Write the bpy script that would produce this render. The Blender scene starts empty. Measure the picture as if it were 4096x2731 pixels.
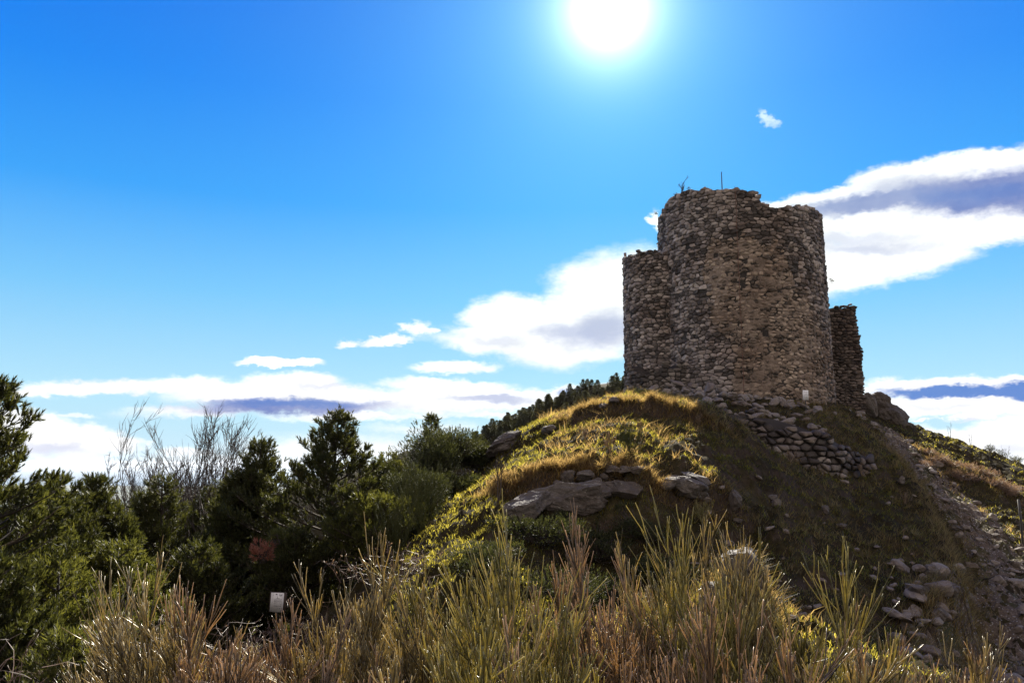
import bpy, math, random
import numpy as np
from mathutils import Vector, Matrix

# ------------------------------------------------------------------ camera, world, sun, exposure
S = bpy.context.scene
LENS = 28.0; FPX = LENS/36*1024; PITCH = math.atan(121/FPX)
cam_d = bpy.data.cameras.new("camera"); cam = bpy.data.objects.new("camera", cam_d)
S.collection.objects.link(cam); S.camera = cam
cam_d.lens = LENS; cam_d.sensor_width = 36; cam_d.clip_start = 0.05; cam_d.clip_end = 200000
cam.location = (0, 0, 0); cam.rotation_euler = (math.radians(90)+PITCH, 0, 0)

def ray(px, py):
    a = (px-512)/FPX; b = (341-py)/FPX; c, s = math.cos(PITCH), math.sin(PITCH)
    return np.array([a, c-b*s, s+b*c])
def W(px, py, D):
    d = ray(px, py); return d*(D/d[1])

sd = ray(609, 10); sd = sd/np.linalg.norm(sd)
SUN_EL = math.asin(sd[2]); SUN_AZ = math.atan2(sd[0], sd[1])
sun_d = bpy.data.lights.new("sun", 'SUN'); sun = bpy.data.objects.new("sun", sun_d)
S.collection.objects.link(sun)
sun_d.energy = 5.0; sun_d.angle = math.radians(0.53); sun_d.color = (1.0, 0.93, 0.80)
sun.rotation_euler = Vector((-sd[0], -sd[1], -sd[2])).to_track_quat('-Z', 'Y').to_euler()

S.view_settings.view_transform = 'Standard'; S.view_settings.look = 'None'
S.view_settings.exposure = 1.5; S.view_settings.gamma = 1.0
S.view_settings.use_curve_mapping = False

class NT:
    """small helper to write node maths briefly"""
    def __init__(s, tree): s.t = tree; s.t.nodes.clear()
    def n(s, typ, **kw):
        o = s.t.nodes.new(typ)
        for k, v in kw.items():
            if k == 'inp':
                for i, val in v.items():
                    if isinstance(val, bpy.types.NodeSocket): s.t.links.new(val, o.inputs[i])
                    else: o.inputs[i].default_value = val
            else: setattr(o, k, v)
        return o
    def m(s, op, a, b=0.0, c=0.0, clamp=False):
        o = s.n('ShaderNodeMath', operation=op, use_clamp=clamp, inp={0: a, 1: b, 2: c}); return o.outputs[0]
    def smooth(s, x, lo, hi, o0=0.0, o1=1.0):
        return s.n('ShaderNodeMapRange', interpolation_type='SMOOTHSTEP', inp={0: x, 1: lo, 2: hi, 3: o0, 4: o1}).outputs[0]
    def mix(s, f, a, b, blend='MIX'):
        o = s.n('ShaderNodeMix', data_type='RGBA', blend_type=blend, inp={0: f, 6: a, 7: b}); return o.outputs[2]
    def ramp(s, f, stops, interp='LINEAR'):
        o = s.n('ShaderNodeValToRGB', inp={0: f}); r = o.color_ramp; r.interpolation = interp
        while len(r.elements) < len(stops): r.elements.new(0.5)
        for e, (p, c) in zip(r.elements, stops): e.position = p; e.color = (*c, 1)
        return o.outputs[0]

world = bpy.data.worlds.new("World"); S.world = world; world.use_nodes = True
def build_world():
    N = NT(world.node_tree)
    STR = 0.10; E = 1/2**1.5/STR; EV = 1/2**1.5
    sky = N.n('ShaderNodeTexSky', sky_type='NISHITA', sun_disc=False, sun_elevation=SUN_EL,
              sun_rotation=SUN_AZ, altitude=900, air_density=1.0, dust_density=0.2, ozone_density=3.0)
    tc = N.n('ShaderNodeTexCoord').outputs['Generated']
    xyz = N.n('ShaderNodeSeparateXYZ', inp={0: tc})
    X, Y, Z = xyz.outputs
    hor = N.m('SQRT', N.m('ADD', N.m('MULTIPLY', X, X), N.m('MULTIPLY', Y, Y)))
    el = N.m('ARCTAN2', Z, hor); az = N.m('ARCTAN2', X, Y)
    eld = N.m('DIVIDE', el, math.radians(45), clamp=True)
    # clear mountain air: the tint deepens the blue with height above the horizon
    tint = N.n('ShaderNodeVectorMath', operation='SCALE', inp={0: N.ramp(eld, SKY_TINT), 3: E}).outputs[0]
    col = N.mix(0.985, sky.outputs[0], tint)
    # aureole round the sun
    dot = N.n('ShaderNodeVectorMath', operation='DOT_PRODUCT', inp={0: tc, 1: tuple(sd)}).outputs['Value']
    ang = N.m('ARCCOSINE', N.m('MINIMUM', dot, 0.99999))
    g1 = N.m('MULTIPLY', N.m('EXPONENT', N.m('MULTIPLY', ang, -1/math.radians(1.35))), 1.7/STR)
    g2 = N.m('MULTIPLY', N.m('EXPONENT', N.m('MULTIPLY', ang, -1/math.radians(9.0))), 0.25/STR)
    glow = N.mix(1.0, (0, 0, 0, 1), (1.0, 0.98, 0.95, 1)); 
    gl = N.n('ShaderNodeVectorMath', operation='SCALE', inp={0: (1.0, 0.97, 0.93), 3: N.m('ADD', g1, 0.0)}).outputs[0]
    gl2 = N.n('ShaderNodeVectorMath', operation='SCALE', inp={0: (0.45, 1.0, 0.60), 3: g2}).outputs[0]
    # clouds, laid out by azimuth and elevation
    def AE(px, py):
        d = ray(px, py); return math.atan2(d[0], d[1]), math.atan2(d[2], math.hypot(d[0], d[1]))
    comb = N.n('ShaderNodeCombineXYZ', inp={0: az, 1: N.m('MULTIPLY', el, 2.0), 2: 0.0}).outputs[0]
    def noise(scale, detail, rough, off):
        v = N.n('ShaderNodeVectorMath', operation='ADD', inp={0: comb, 1: off}).outputs[0]
        return N.n('ShaderNodeTexNoise', noise_dimensions='2D', inp={'Vector': v, 'Scale': scale, 'Detail': detail, 'Roughness': rough})
    nA = noise(9, 9, 0.62, (3, 1, 0)); nB = noise(42, 9, 0.68, (8, 5, 0))
    ca = N.n('ShaderNodeSeparateColor', inp={0: nA.outputs['Color']}); cb = N.n('ShaderNodeSeparateColor', inp={0: nB.outputs['Color']})
    def wob(c, amp): return N.m('MULTIPLY', N.m('SUBTRACT', c, 0.5), amp)
    azw = N.m('ADD', az, N.m('ADD', wob(ca.outputs[0], 0.10), wob(cb.outputs[0], 0.02)))
    elw = N.m('ADD', el, N.m('ADD', wob(ca.outputs[1], 0.024), wob(cb.outputs[1], 0.015)))
    def blob(px, py, a, b, rot=0, soft=0.35, amp=1.0):
        a0, e0 = AE(px, py); rot = rot-math.degrees(math.atan(math.sin(e0)*math.cos(e0)*math.tan(a0))); ra = a/FPX*0.95; rb = b/FPX*0.97; cr, sr = math.cos(math.radians(rot)), math.sin(math.radians(rot))
        dx = N.m('SUBTRACT', azw, a0); dy = N.m('SUBTRACT', elw, e0)
        u = N.m('MULTIPLY', N.m('ADD', N.m('MULTIPLY', dx, cr), N.m('MULTIPLY', dy, sr)), 1/ra)
        v = N.m('MULTIPLY', N.m('SUBTRACT', N.m('MULTIPLY', dy, cr), N.m('MULTIPLY', dx, sr)), 1/rb)
        r = N.m('SQRT', N.m('ADD', N.m('MULTIPLY', u, u), N.m('MULTIPLY', v, v)))
        return N.smooth(r, 1+soft, 1-soft, 0.0, amp)
    def union(lst):
        o = None
        for p in lst:
            b = blob(*p); o = b if o is None else N.m('MAXIMUM', o, b)
        return o
    white = union(CLOUDS); dark = union(CLOUD_SHADE); blue = union(CLOUD_BLUE)
    body = N.m('ADD', 0.70, N.m('MULTIPLY', ca.outputs[2], 0.62))
    wcol = N.n('ShaderNodeVectorMath', operation='SCALE', inp={0: (1.12*E, 1.12*E, 1.13*E), 3: body}).outputs[0]
    dk = N.m('MULTIPLY', dark, N.m('ADD', 0.70, N.m('MULTIPLY', ca.outputs[2], 0.5)), clamp=True)
    wcol = N.mix(dk, wcol, (0.20*E, 0.25*E, 0.56*E, 1))
    wcol = N.mix(blue, wcol, (0.04*E, 0.18*E, 0.62*E, 1))
    col = N.mix(white, col, wcol)
    # unseen cloud added overhead and behind the viewer, to brighten and warm the shade
    fill_deck = N.m('MULTIPLY', N.smooth(N.m('ADD', Y, wob(ca.outputs[1], 0.5)), 0.25, -0.25), N.smooth(Z, -0.02, 0.04))
    col = N.mix(N.m('MULTIPLY', fill_deck, 0.92), col, (FILL_DECK[0]/STR, FILL_DECK[1]/STR, FILL_DECK[2]/STR, 1))
    col = N.n('ShaderNodeVectorMath', operation='ADD', inp={0: col, 1: gl}).outputs[0]
    col = N.n('ShaderNodeVectorMath', operation='ADD', inp={0: col, 1: gl2}).outputs[0]
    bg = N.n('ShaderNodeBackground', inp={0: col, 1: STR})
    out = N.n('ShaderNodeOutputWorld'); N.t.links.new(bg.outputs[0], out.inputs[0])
FILL_DECK = (0.28, 0.24, 0.218)  # colour of the added fill light from the sky behind the viewer
SKY_TINT = [(0.0, (0.56, 0.78, 0.92)), (0.10, (0.46, 0.78, 0.96)), (0.255, (0.19, 0.57, 0.96)), (0.40, (0.035, 0.36, 0.96)), (0.56, (0.003, 0.235, 0.93)), (0.74, (0.0, 0.16, 0.83)), (1.0, (0.0, 0.10, 0.55))]
# px, py, half width, half height, tilt, softness, strength (turned into azimuth and elevation)
CLOUDS = [
 (870,202,125,17,8,.16), (985,190,130,36,4,.10), (1110,190,130,42,0,.12), (900,226,140,18,0,.2), (1010,224,90,10,0,.25), (855,262,100,25,10,.22), (800,262,80,30,0,.3), (655,223,7,11,0,.5),
 (575,328,84,36,8,.22), (612,298,75,46,10,.25), (515,318,50,22,0,.3), (500,337,65,16,0,.35), (475,342,52,10,-4,.5), (560,345,80,14,0,.3),
 (350,343,14,3.2,2,.5), (388,341,22,3.5,8,.5), (420,329,12,5,20,.5), (455,366,42,5.5,2,.45), (772,118,8,3.2,-35,.7,.55),
 (275,361.5,42,4.0,0,.25), (110,387,82,6.5,1,.45), (185,385,40,8,0,.45), (40,391,50,4,0,.6), (300,398,125,17,-2,.25), (300,383,48,11,0,.35), (230,408,80,6,3,.5), (350,415,70,5,0,.6),
 (452,400,85,15,0,.35), (450,385,60,8,-3,.35), (540,400,75,10,-3,.4), (595,392,55,9,3,.25), (420,416,60,3,0,.7,.7), (500,415,60,3,0,.7,.7),
 (18,432,45,20,-10,.3), (70,441,40,16,-8,.3), (100,443,32,11,-6,.35), (68,416,16,2,0,.6,.6), (110,457,14,1.2,0,.6,.6), (180,452,26,4,0,.7,.8), (360,450,110,13,0,.7,.8), (250,458,90,6,0,.7,.7), (430,428,50,5,0,.8,.6),
 (905,388,45,6,4,.35), (960,389,85,11,0,.2), (1040,386,70,9,0,.25), (950,406,80,9,0,.35), (1010,404,60,7,0,.4), (890,403,30,9,-20,.4), (972,418,19,3.6,3,.4), (928,420,13,1.4,0,.5),
 (1035,440,60,26,8,.3), (985,445,45,14,0,.35), (945,442,40,11,-12,.4), (900,436,30,6,-10,.5)]
CLOUD_SHADE = [(885,202,110,9,8,.5,.9), (1000,191,115,19,4,.4,.97), (1110,191,110,24,0,.4), (870,246,45,6,0,.8,.5), (850,238,60,6,0,.8,.4),
 (600,328,50,19,4,.6,.7), (560,332,26,10,0,.7,.6), (495,340,28,5,0,.8,.35), (290,407,100,7.5,0,.5,.95), (330,386,30,3,0,.8,.3),
 (490,400,42,5,0,.6,.6), (555,402,40,4,0,.6,.3), (40,449,45,5,-4,.8,.45), (940,407,30,3,0,.7,.25), (1000,452,50,7,0,.8,.3), (965,421,18,2,3,.7,.35)]
CLOUD_BLUE = [(290,404,70,4,0,.7,.55), (985,193,70,8,5,.8,.35), (580,392,24,5,3,.4,.75), (960,391,66,6.0,2,.3,.92), (1035,390,60,6.5,0,.3,.92)]
build_world()

# ------------------------------------------------------------------ helpers
COL = S.collection
def tag(o, label=None, cat=None, group=None, kind=None):
    if label: o['label'] = label
    if cat: o['category'] = cat
    if group: o['group'] = group
    if kind: o['kind'] = kind
    return o
def empty(name, loc):
    o = bpy.data.objects.new(name, None); COL.objects.link(o); o.location = loc; o.empty_display_size = 0.2; return o
def mesh(name, V, F, mat, parent=None, loc=None, smooth=True, origin=None):
    """V Nx3 array, F list of (M,k) index arrays"""
    V = np.asarray(V, dtype=np.float32)
    if parent is not None and origin is None: V = V-np.array(parent.location, dtype=np.float32)
    if parent is None and origin is not None: V = V-np.array(origin, dtype=np.float32)
    if not isinstance(F, list): F = [F]
    F = [np.asarray(f, dtype=np.int32) for f in F if len(f)]
    me = bpy.data.meshes.new(name)
    me.vertices.add(len(V)); me.vertices.foreach_set('co', V.ravel())
    nl = sum(f.size for f in F); nf = sum(len(f) for f in F)
    me.loops.add(nl); me.loops.foreach_set('vertex_index', np.concatenate([f.ravel() for f in F]))
    me.polygons.add(nf)
    st = np.concatenate([np.full(len(f), f.shape[1]) for f in F]); st = np.concatenate([[0], np.cumsum(st)[:-1]])
    me.polygons.foreach_set('loop_start', st.astype(np.int32))
    me.update(calc_edges=True); me.validate()
    me.polygons.foreach_set('use_smooth', np.full(len(me.polygons), smooth))
    me.materials.append(mat)
    o = bpy.data.objects.new(name, me); COL.objects.link(o)
    if parent is not None: o.parent = parent
    elif origin is not None: o.location = origin
    return o
class Acc:
    def __init__(s): s.V = []; s.F = {}; s.n = 0
    def add(s, V, F):
        V = np.asarray(V, dtype=np.float32).reshape(-1, 3)
        for f in (F if isinstance(F, list) else [F]):
            f = np.asarray(f, dtype=np.int32)
            if len(f): s.F.setdefault(f.shape[1], []).append(f+s.n)
        s.V.append(V); s.n += len(V)
    def build(s, name, mat, parent=None, **k):
        return mesh(name, np.concatenate(s.V), [np.concatenate(f) for f in s.F.values()], mat, parent, **k)

def hash2(ix, iy, seed=0):
    h = (ix.astype(np.int64)*374761393+iy.astype(np.int64)*668265263+seed*1442695041) & 0xffffffff
    h = ((h ^ (h >> 13))*1274126177) & 0xffffffff
    return ((h ^ (h >> 16)) & 0xffff)/65535.0
def vnoise(x, y, seed=0):
    ix = np.floor(x); iy = np.floor(y); fx = x-ix; fy = y-iy; fx = fx*fx*(3-2*fx); fy = fy*fy*(3-2*fy)
    a = hash2(ix, iy, seed); b = hash2(ix+1, iy, seed); c = hash2(ix, iy+1, seed); d = hash2(ix+1, iy+1, seed)
    return (a+(b-a)*fx)*(1-fy)+(c+(d-c)*fx)*fy
def fbm(x, y, seed=0, oct=4, gain=0.5):
    t = 0; a = 1; s = 0
    for i in range(oct):
        t = t+a*(vnoise(x, y, seed+i*17)-0.5); s += a; a *= gain; x = x*2.03+11.3; y = y*2.03+5.7
    return t/s*2
def vn3(P, sc, seed=0):
    return (vnoise(P[:, 0]*sc+P[:, 2]*sc*0.73, P[:, 1]*sc-P[:, 2]*sc*0.41, seed)+vnoise(P[:, 2]*sc+3.1, P[:, 0]*sc*0.6+P[:, 1]*sc*0.8, seed+5)-1.0)
def unit(v): return v/np.maximum(np.linalg.norm(v, axis=-1, keepdims=True), 1e-9)

def frames(Dv):
    """two normals for each direction (N,3)"""
    ref = np.where(np.abs(Dv[:, 2:3]) > 0.9, np.array([[1., 0, 0]]), np.array([[0, 0, 1.]]))
    a = unit(np.cross(Dv, ref)); b = np.cross(Dv, a); return a, b
def tubes(acc, P, R, sides=4):
    """P (N,K,3) centre lines, R (N,K) radii"""
    P = np.asarray(P, float); R = np.asarray(R, float); Nn, K, _ = P.shape
    d = unit(P[:, -1]-P[:, 0]); a, b = frames(d)
    th = np.arange(sides)*2*math.pi/sides
    off = (np.cos(th)[None, :, None]*a[:, None, :]+np.sin(th)[None, :, None]*b[:, None, :])   # N,s,3
    V = P[:, :, None, :]+R[:, :, None, None]*off[:, None, :, :]
    V = V.reshape(-1, 3)
    base = (np.arange(Nn)*K*sides)[:, None, None]
    k = (np.arange(K-1)*sides)[None, :, None]; s0 = np.arange(sides)[None, None, :]; s1 = (np.arange(sides)+1) % sides; s1 = s1[None, None, :]
    q = np.stack([base+k+s0, base+k+s1, base+k+sides+s1, base+k+sides+s0], -1).reshape(-1, 4)
    cap = (base[:, 0, :]+(K-1)*sides+np.arange(sides)[None, :])
    acc.add(V, [q, cap] if sides == 4 else [q, cap])
def curved(rng, p0, d0, L, K=4, up=0.0, jit=0.08, wind=None):
    """bundle of curved lines: p0 (N,3), d0 (N,3), L (N,)"""
    P = [p0]; d = unit(d0); st = (L/(K-1))[:, None]
    for k in range(K-1):
        P.append(P[-1]+d*st)
        d = d+rng.normal(0, jit, d.shape); d[:, 2] += up
        if wind is not None: d = d+wind
        d = unit(d)
    return np.stack(P, 1), d

# ------------------------------------------------------------------ materials
def bumpify(N, height, strength, dist, normal=None):
    return N.n('ShaderNodeBump', inp={'Strength': strength, 'Distance': dist, 'Height': height}).outputs[0]
def new_mat(name):
    m = bpy.data.materials.new(name); m.use_nodes = True; return m, NT(m.node_tree)
def finish(N, sh): o = N.n('ShaderNodeOutputMaterial'); N.t.links.new(sh, o.inputs[0])
def stone_mat(name, dark, mid, light, scale=6.0, rough=0.85, island=True, lichen=0.25, tone=None):
    m, N = new_mat(name)
    pos = N.n('ShaderNodeNewGeometry'); P = pos.outputs['Position']
    n1 = N.n('ShaderNodeTexNoise', inp={'Vector': P, 'Scale': scale, 'Detail': 8, 'Roughness': 0.65}).outputs[0]
    n2 = N.n('ShaderNodeTexNoise', inp={'Vector': P, 'Scale': scale*5, 'Detail': 4, 'Roughness': 0.7}).outputs[0]
    n3 = N.n('ShaderNodeTexNoise', inp={'Vector': P, 'Scale': 0.45, 'Detail': 5, 'Roughness': 0.6}).outputs[0]
    v = N.m('ADD', N.m('MULTIPLY', n1, 0.6), N.m('MULTIPLY', n2, 0.35))
    if island: v = N.m('ADD', v, N.m('MULTIPLY', N.m('SUBTRACT', pos.outputs['Random Per Island'], 0.5), 0.55))
    c = N.ramp(v, [(0.25, dark), (0.5, mid), (0.78, light)])
    c = N.mix(N.smooth(n3, 0.38, 0.66), c, N.mix(1.0, c, tone or (0.62, 0.56, 0.52, 1), 'MULTIPLY'))
    lf = N.m('MULTIPLY', N.smooth(n2, 0.60, 0.72), lichen)
    c = N.mix(lf, c, (0.42, 0.42, 0.34, 1))
    p = N.n('ShaderNodeBsdfPrincipled', inp={'Base Color': c, 'Roughness': rough})
    p.inputs['Normal'].default_value = (0, 0, 0)
    h = N.m('ADD', n1, N.m('MULTIPLY', n2, 0.5))
    N.t.links.new(bumpify(N, h, 0.7, 0.05), p.inputs['Normal'])
    finish(N, p.outputs[0]); return m
def leaf_mat(name, c0, c1, c2, trans=0.45, tcol=None, rough=0.55, spec=0.35):
    m, N = new_mat(name)
    g = N.n('ShaderNodeNewGeometry')
    n = N.n('ShaderNodeTexNoise', inp={'Vector': g.outputs['Position'], 'Scale': 2.2, 'Detail': 3}).outputs[0]
    v = N.m('ADD', N.m('MULTIPLY', g.outputs['Random Per Island'], 0.6), N.m('MULTIPLY', n, 0.45))
    c = N.ramp(v, [(0.15, c0), (0.5, c1), (0.9, c2)])
    p = N.n('ShaderNodeBsdfPrincipled', inp={'Base Color': c, 'Roughness': rough, 'Specular IOR Level': spec})
    tc = N.mix(1.0, c, tcol or (1.5, 1.45, 0.7, 1), 'MULTIPLY')
    t = N.n('ShaderNodeBsdfTranslucent', inp={0: tc})
    mx = N.n('ShaderNodeMixShader', inp={0: trans, 1: p.outputs[0], 2: t.outputs[0]})
    finish(N, mx.outputs[0]); return m
def bark_mat(name, c0, c1, rough=0.8, spec=0.3, trans=0.0, sc=14):
    m, N = new_mat(name)
    g = N.n('ShaderNodeNewGeometry')
    n = N.n('ShaderNodeTexNoise', inp={'Vector': g.outputs['Position'], 'Scale': sc, 'Detail': 5}).outputs[0]
    v = N.m('ADD', N.m('MULTIPLY', g.outputs['Random Per Island'], 0.5), N.m('MULTIPLY', n, 0.5))
    c = N.ramp(v, [(0.2, c0), (0.75, c1)])
    p = N.n('ShaderNodeBsdfPrincipled', inp={'Base Color': c, 'Roughness': rough, 'Specular IOR Level': spec})
    sh = p.outputs[0]
    if trans:
        t = N.n('ShaderNodeBsdfTranslucent', inp={0: N.mix(1.0, c, (1.4, 1.3, 0.8, 1), 'MULTIPLY')})
        sh = N.n('ShaderNodeMixShader', inp={0: trans, 1: sh, 2: t.outputs[0]}).outputs[0]
    finish(N, sh); return m
def plain_mat(name, c, rough=0.6, metal=0.0, var=0.15):
    m, N = new_mat(name)
    g = N.n('ShaderNodeNewGeometry')
    n = N.n('ShaderNodeTexNoise', inp={'Vector': g.outputs['Position'], 'Scale': 20, 'Detail': 4}).outputs[0]
    cc = N.mix(n, tuple(x*(1-var) for x in c)+(1,), tuple(min(1, x*(1+var)) for x in c)+(1,))
    p = N.n('ShaderNodeBsdfPrincipled', inp={'Base Color': cc, 'Roughness': rough, 'Metallic': metal})
    finish(N, p.outputs[0]); return m

M = {}
M['stone'] = stone_mat('tower_stone', (0.070, 0.058, 0.052), (0.25, 0.205, 0.18), (0.56, 0.48, 0.425), 7)
M['stone_warm'] = stone_mat('patch_stone', (0.10, 0.078, 0.060), (0.30, 0.23, 0.175), (0.54, 0.43, 0.33), 7)
M['stone_red'] = stone_mat('wing_stone', (0.060, 0.046, 0.040), (0.15, 0.115, 0.096), (0.30, 0.245, 0.21), 7)
M['core'] = stone_mat('wall_core', (0.02, 0.017, 0.015), (0.045, 0.038, 0.033), (0.09, 0.075, 0.065), 9, island=False, lichen=0)
M['mortar'] = stone_mat('tan_mortar', (0.12, 0.090, 0.070), (0.27, 0.208, 0.162), (0.42, 0.335, 0.27), 5, island=False, lichen=0.1)
M['rubble'] = stone_mat('rubble_stone', (0.045, 0.036, 0.030), (0.125, 0.104, 0.088), (0.29, 0.25, 0.215), 5)
M['boulder'] = stone_mat('boulder_stone', (0.040, 0.034, 0.029), (0.12, 0.102, 0.088), (0.29, 0.255, 0.22), 3.0, island=False, lichen=0.5)
M['pine'] = leaf_mat('pine_needles', (0.018, 0.022, 0.008), (0.044, 0.049, 0.016), (0.11, 0.11, 0.036), 0.38)
M['pine_light'] = leaf_mat('pine_needles_light', (0.040, 0.046, 0.014), (0.085, 0.090, 0.026), (0.16, 0.155, 0.045), 0.42)
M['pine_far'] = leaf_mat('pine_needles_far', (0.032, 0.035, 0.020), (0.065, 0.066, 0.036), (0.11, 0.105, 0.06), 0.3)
M['juniper'] = leaf_mat('juniper_leaves', (0.016, 0.020, 0.009), (0.040, 0.046, 0.020), (0.12, 0.125, 0.055), 0.35, rough=0.55, spec=0.25)
M['dead'] = leaf_mat('dead_needles', (0.28, 0.10, 0.05), (0.40, 0.17, 0.10), (0.55, 0.28, 0.18), 0.5, (1.2, 1.0, 0.9, 1))
M['bark'] = bark_mat('pine_bark', (0.03, 0.024, 0.018), (0.085, 0.065, 0.048))
M['twig'] = bark_mat('bare_twig', (0.030, 0.024, 0.020), (0.09, 0.07, 0.058))
M['bramble'] = bark_mat('bramble_stem', (0.06, 0.035, 0.026), (0.22, 0.15, 0.11), 0.5, 0.5)
M['broom_green'] = bark_mat('broom_green', (0.05, 0.05, 0.014), (0.46, 0.41, 0.16), 0.32, 0.7, 0.45, 5)
M['broom_brown'] = bark_mat('broom_brown', (0.05, 0.030, 0.018), (0.49, 0.37, 0.27), 0.32, 0.7, 0.45, 5)
M['broom_mixed'] = bark_mat('broom_mixed', (0.05, 0.040, 0.016), (0.52, 0.44, 0.25), 0.32, 0.7, 0.45, 5)
M['broom_wood'] = bark_mat('broom_wood', (0.045, 0.032, 0.02), (0.13, 0.095, 0.055), 0.7, 0.3)
M['slope_broom'] = leaf_mat('slope_broom', (0.04, 0.05, 0.015), (0.08, 0.09, 0.03), (0.14, 0.14, 0.05), 0.4)
M['grass'] = leaf_mat('grass_green', (0.021, 0.017, 0.008), (0.058, 0.050, 0.019), (0.18, 0.155, 0.055), 0.72, (3.6, 3.5, 1.2, 1), .5, .6)
M['dry'] = leaf_mat('grass_dry', (0.05, 0.034, 0.018), (0.12, 0.088, 0.048), (0.27, 0.21, 0.115), 0.65, (2.6, 2.25, 1.3, 1), .5, .6)
M['heath'] = leaf_mat('brown_bush', (0.09, 0.055, 0.038), (0.20, 0.135, 0.095), (0.38, 0.28, 0.20), 0.45, (1.3, 1.1, 0.8, 1))
M['paper'] = plain_mat('sign_sheet', (0.90, 0.90, 0.90), 0.5, 0, 0.03)
M['ink'] = plain_mat('sign_ink', (0.10, 0.10, 0.11), 0.6)
M['ink_pale'] = plain_mat('sign_ink_pale', (0.26, 0.26, 0.27), 0.6)
M['post'] = plain_mat('sign_post', (0.05, 0.045, 0.04), 0.6)
M['board'] = plain_mat('sign_board', (0.07, 0.05, 0.04), 0.7)
M['metal'] = plain_mat('rod_metal', (0.10, 0.10, 0.12), 0.4, 0.6)
M['cable'] = plain_mat('cable_rust', (0.14, 0.06, 0.04), 0.7)

def ground_mat():
    m, N = new_mat('hill_ground')
    g = N.n('ShaderNodeNewGeometry'); P = g.outputs['Position']
    a = N.n('ShaderNodeTexNoise', inp={'Vector': P, 'Scale': 0.55, 'Detail': 7, 'Roughness': 0.65}).outputs[0]
    b = N.n('ShaderNodeTexNoise', inp={'Vector': P, 'Scale': 7.0, 'Detail': 8, 'Roughness': 0.7}).outputs[0]
    c = N.ramp(N.m('ADD', N.m('MULTIPLY', a, 0.6), N.m('MULTIPLY', b, 0.4)),
               [(0.32, (0.014, 0.010, 0.007)), (0.46, (0.026, 0.021, 0.010)), (0.56, (0.045, 0.037, 0.016)), (0.70, (0.095, 0.074, 0.045))])
    nz = N.n('ShaderNodeSeparateXYZ', inp={0: g.outputs['Normal']}).outputs[2]
    soil = N.ramp(b, [(0.3, (0.022, 0.016, 0.012)), (0.7, (0.075, 0.056, 0.042))])
    c = N.mix(N.smooth(nz, 0.78, 0.55), c, soil)
    # far lowland: fields and woods seen from high up
    f = N.n('ShaderNodeTexNoise', inp={'Vector': P, 'Scale': 0.0012, 'Detail': 6, 'Roughness': 0.6}).outputs[0]
    far = N.ramp(f, [(0.35, (0.05, 0.075, 0.05)), (0.6, (0.12, 0.12, 0.08))])
    z = N.n('ShaderNodeSeparateXYZ', inp={0: P}).outputs[2]
    c = N.mix(N.smooth(z, -60, -200), c, far)
    p = N.n('ShaderNodeBsdfPrincipled', inp={'Base Color': c, 'Roughness': 1.0, 'Specular IOR Level': 0.08})
    N.t.links.new(bumpify(N, b, 0.8, 0.06), p.inputs['Normal'])
    finish(N, p.outputs[0]); return m
M['ground'] = ground_mat()
def path_mat():
    m, N = new_mat('stony_path')
    g = N.n('ShaderNodeNewGeometry'); P = g.outputs['Position']
    v = N.n('ShaderNodeTexVoronoi', inp={'Vector': P, 'Scale': 9.0, 'Randomness': 1.0})
    b = N.n('ShaderNodeTexNoise', inp={'Vector': P, 'Scale': 12.0, 'Detail': 8, 'Roughness': 0.7}).outputs[0]
    a = N.n('ShaderNodeTexNoise', inp={'Vector': P, 'Scale': 0.9, 'Detail': 5}).outputs[0]
    c = N.ramp(b, [(0.3, (0.045, 0.034, 0.026)), (0.55, (0.12, 0.092, 0.070)), (0.75, (0.26, 0.21, 0.165))])
    c = N.mix(N.smooth(a, 0.5, 0.62), c, (0.06, 0.055, 0.025, 1))
    c = N.mix(N.smooth(v.outputs[0], 0.20, 0.34), (0.30, 0.27, 0.24, 1), c)
    p = N.n('ShaderNodeBsdfPrincipled', inp={'Base Color': c, 'Roughness': 0.95, 'Specular IOR Level': 0.15})
    h = N.m('ADD', N.smooth(v.outputs[0], 0.45, 0.1), N.m('MULTIPLY', b, 0.5))
    N.t.links.new(bumpify(N, h, 0.9, 0.05), p.inputs['Normal'])
    finish(N, p.outputs[0]); return m
M['path'] = path_mat()
def sea_mat():
    m, N = new_mat('sea_water')
    p = N.n('ShaderNodeBsdfPrincipled', inp={'Base Color': (0.02, 0.06, 0.10, 1), 'Roughness': 0.35})
    finish(N, p.outputs[0]); return m
M['sea'] = sea_mat()

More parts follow.
